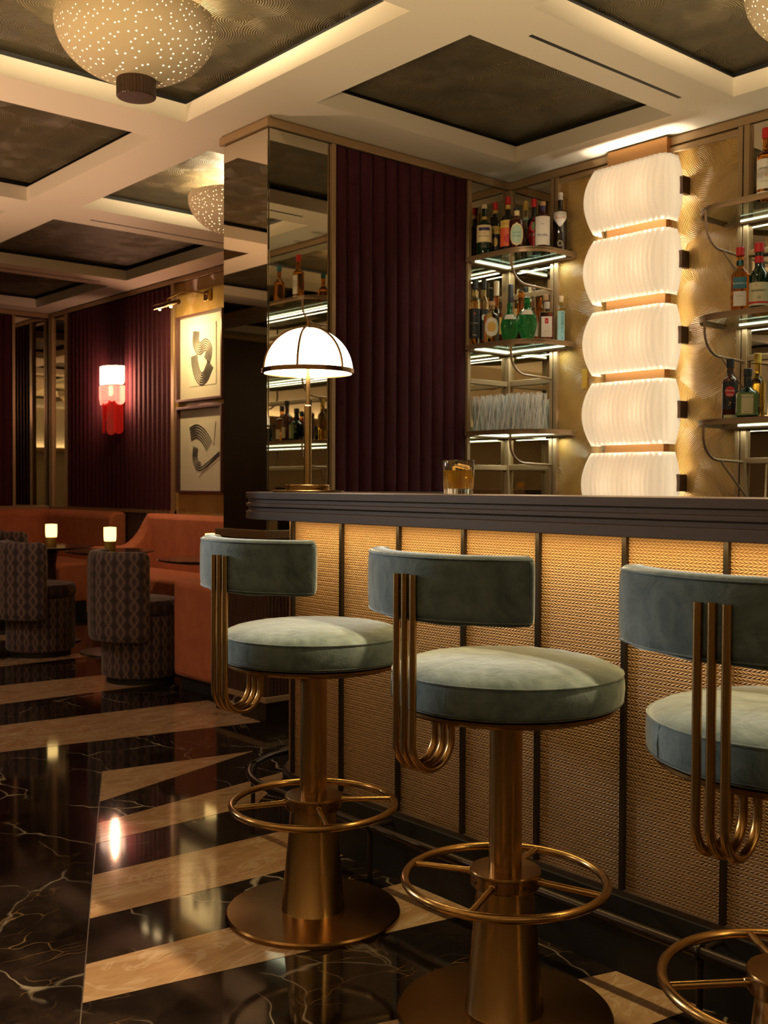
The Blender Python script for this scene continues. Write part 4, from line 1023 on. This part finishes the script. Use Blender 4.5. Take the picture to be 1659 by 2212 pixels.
# added narrow spot for an unseen light from the left, stools only
aim(light('SPOT', 'added_stool_spot', (-7.1,-.15,2.0), 950, (1,.97,.92), spot_size=math.radians(12.5), spot_blend=.5, shadow_soft_size=.42), (-1.75,1.62,.93))
aim(light('AREA', 'cove_strip', (-4.3,YF+.07,2.06), 80, (1,.80,.52), shape='RECTANGLE', size=12, size_y=.05), (-4.3,YF+.07,3.0))
aim(light('AREA', 'cove_strip', (XR-.07,-.4,2.06), 40, (1,.80,.52), shape='RECTANGLE', size=.05, size_y=7), (XR-.07,-.4,3.0))
# bowl lamps: light up onto the coffer panels
for x, y in ((-3.985,2.10),(-5.97,3.88),(-1.945,3.88),(-1.96,.34),(-6.0,.34)):
    light('POINT', 'bowl_bulb', (x,y,3.085), 60, (1,.76,.44), shadow_soft_size=.06)
# table lamp
light('POINT', 'lamp_bulb', (-2.975,2.22,1.66), 9, (1,.80,.55), shadow_soft_size=.04)
# wall light bulbs
for z0 in (2.59,2.208,1.816,1.428,1.045):
    for dx, e in ((-.10,1.0),(.10,1.0)):
        light('POINT', 'shade_bulb', (-3.5+dx,YB-.125,z0+.17), 7.5*e, (1,.87,.66), shadow_soft_size=.03)
# under-counter strip
aim(light('AREA', 'counter_strip', (-.8,2.10,1.075), 13, (1,.73,.31), shape='RECTANGLE', size=4.4, size_y=.02), (-.8,2.17,.2))
# shelf strips
for zz in (2.51,1.995,1.49):
    light('AREA', 'shelf_strip', (-4.22,YB-.06,zz-.005), 1.3, (.92,1,.80), (0,0,0), shape='RECTANGLE', size=.45, size_y=.02)
    light('AREA', 'shelf_strip', (-2.2,YB-.06,zz-.005), 1.8, (.92,1,.80), (0,0,0), shape='RECTANGLE', size=1.4, size_y=.02)
# sconce, picture light, candles
for dx_, e_ in ((-.2,5),(.2,13)): aim(light('AREA', 'sconce_light', (-9.575+dx_,YB-.17,2.14), e_, (1,.50,.30), shape='RECTANGLE', size=.05, size_y=.36), (-9.575+dx_*2.4,YB,2.14))
for x in (-8.24,-8.05): aim(light('AREA', 'picture_bulb', (x,YB-.44,2.64), 6.5, (1,.70,.32), shape='RECTANGLE', size=.10, size_y=.04), (x,YB,2.12))
# ceiling spots without fixtures, standing in for unseen downlights
def down(x, y, e, tgt, size=.7, col=(1,.78,.52)):
    aim(light('SPOT', 'unseen_downlight', (x,y,ZC-.01), e, col, spot_size=size, spot_blend=.6, shadow_soft_size=.04), tgt)
down(-3.1,.8,60,(-2.62,1.2,0), .5)
down(-2.3,2.95,520,(-2.3,1.9,.8), .55, (1,.70,.36))
down(-1.05,2.95,640,(-1.45,1.9,.8), .75, (1,.70,.36))
def up(x, y, z, e, col, size, tgt=None): aim(light('SPOT', 'added_uplight', (x,y,z), e, col, spot_size=math.radians(size), spot_blend=.5, shadow_soft_size=.06), tgt or (x,y+.01,3.06))  # added lamps without fixtures, put in to brighten the ceiling
up(-2.2,-.3,1.3,350,(1,.69,.33),165)
up(-6.3,1.2,1.0,250,(1,.62,.38),125)
aim(light('SPOT', 'added_stool_spot', (-5.6,-1.4,2.7), 80, (1,.82,.58), spot_size=math.radians(24), spot_blend=.6, shadow_soft_size=.12), (-1.75,1.75,.40))  # second added spot, for highlights on the brass pedestals
down(-6.3,.5,75,(-6.4,3.2,.6), 1.3, (1,.70,.54))  # added to brighten the lounge chairs and sofa
down(-3.5,3.1,48,(-4.2,4.65,2.15), .75, (1,.76,.48))  # added to brighten the bottle labels in the corner
down(-2.5,3.0,36,(-2.6,4.65,2.0), .75, (1,.76,.48))  # added to brighten the bottles on the right shelves
up(-2.4,3.3,.95,70,(1,.76,.44),95)
# world: very dim warm ambience
w = bpy.data.worlds.new('World'); sc.world = w; w.use_nodes = True
w.node_tree.nodes['Background'].inputs[0].default_value = (1,.75,.5,1); w.node_tree.nodes['Background'].inputs[1].default_value = .02

# ------------------------------------------------------------------ camera
cam = bpy.data.cameras.new('camera'); co = bpy.data.objects.new('camera', cam); COL.objects.link(co)
R = Matrix(((0.6536,0.7568,0.0046),(0.0212,-0.0122,-0.9997),(-0.7566,0.6534,-0.0240)))
r, d, fw = R
co.matrix_world = Matrix(((r[0],-d[0],-fw[0],0),(r[1],-d[1],-fw[1],0),(r[2],-d[2],-fw[2],1.2),(0,0,0,1)))
cam.sensor_fit = 'HORIZONTAL'; cam.sensor_width = 36; cam.lens = 36*2309.5/1659
cam.clip_start = .05; cam.clip_end = 60
cam.dof.use_dof = True; cam.dof.focus_distance = 2.7; cam.dof.aperture_fstop = 12
sc.camera = co

# ------------------------------------------------------------------ colour management and sampling comfort
vs = sc.view_settings; sc.display_settings.display_device = 'sRGB'
vs.view_transform = 'Standard'; vs.look = 'None'; vs.exposure = 0.0; vs.gamma = 1.0; vs.use_curve_mapping = False
cy = sc.cycles
cy.use_denoising = True; cy.max_bounces = 9; cy.diffuse_bounces = 3; cy.glossy_bounces = 5; cy.transmission_bounces = 8; cy.transparent_max_bounces = 8
cy.caustics_reflective = False; cy.caustics_refractive = True; cy.sample_clamp_indirect = 4.0; cy.blur_glossy = .5
cy.use_adaptive_sampling = True; cy.adaptive_threshold = .03
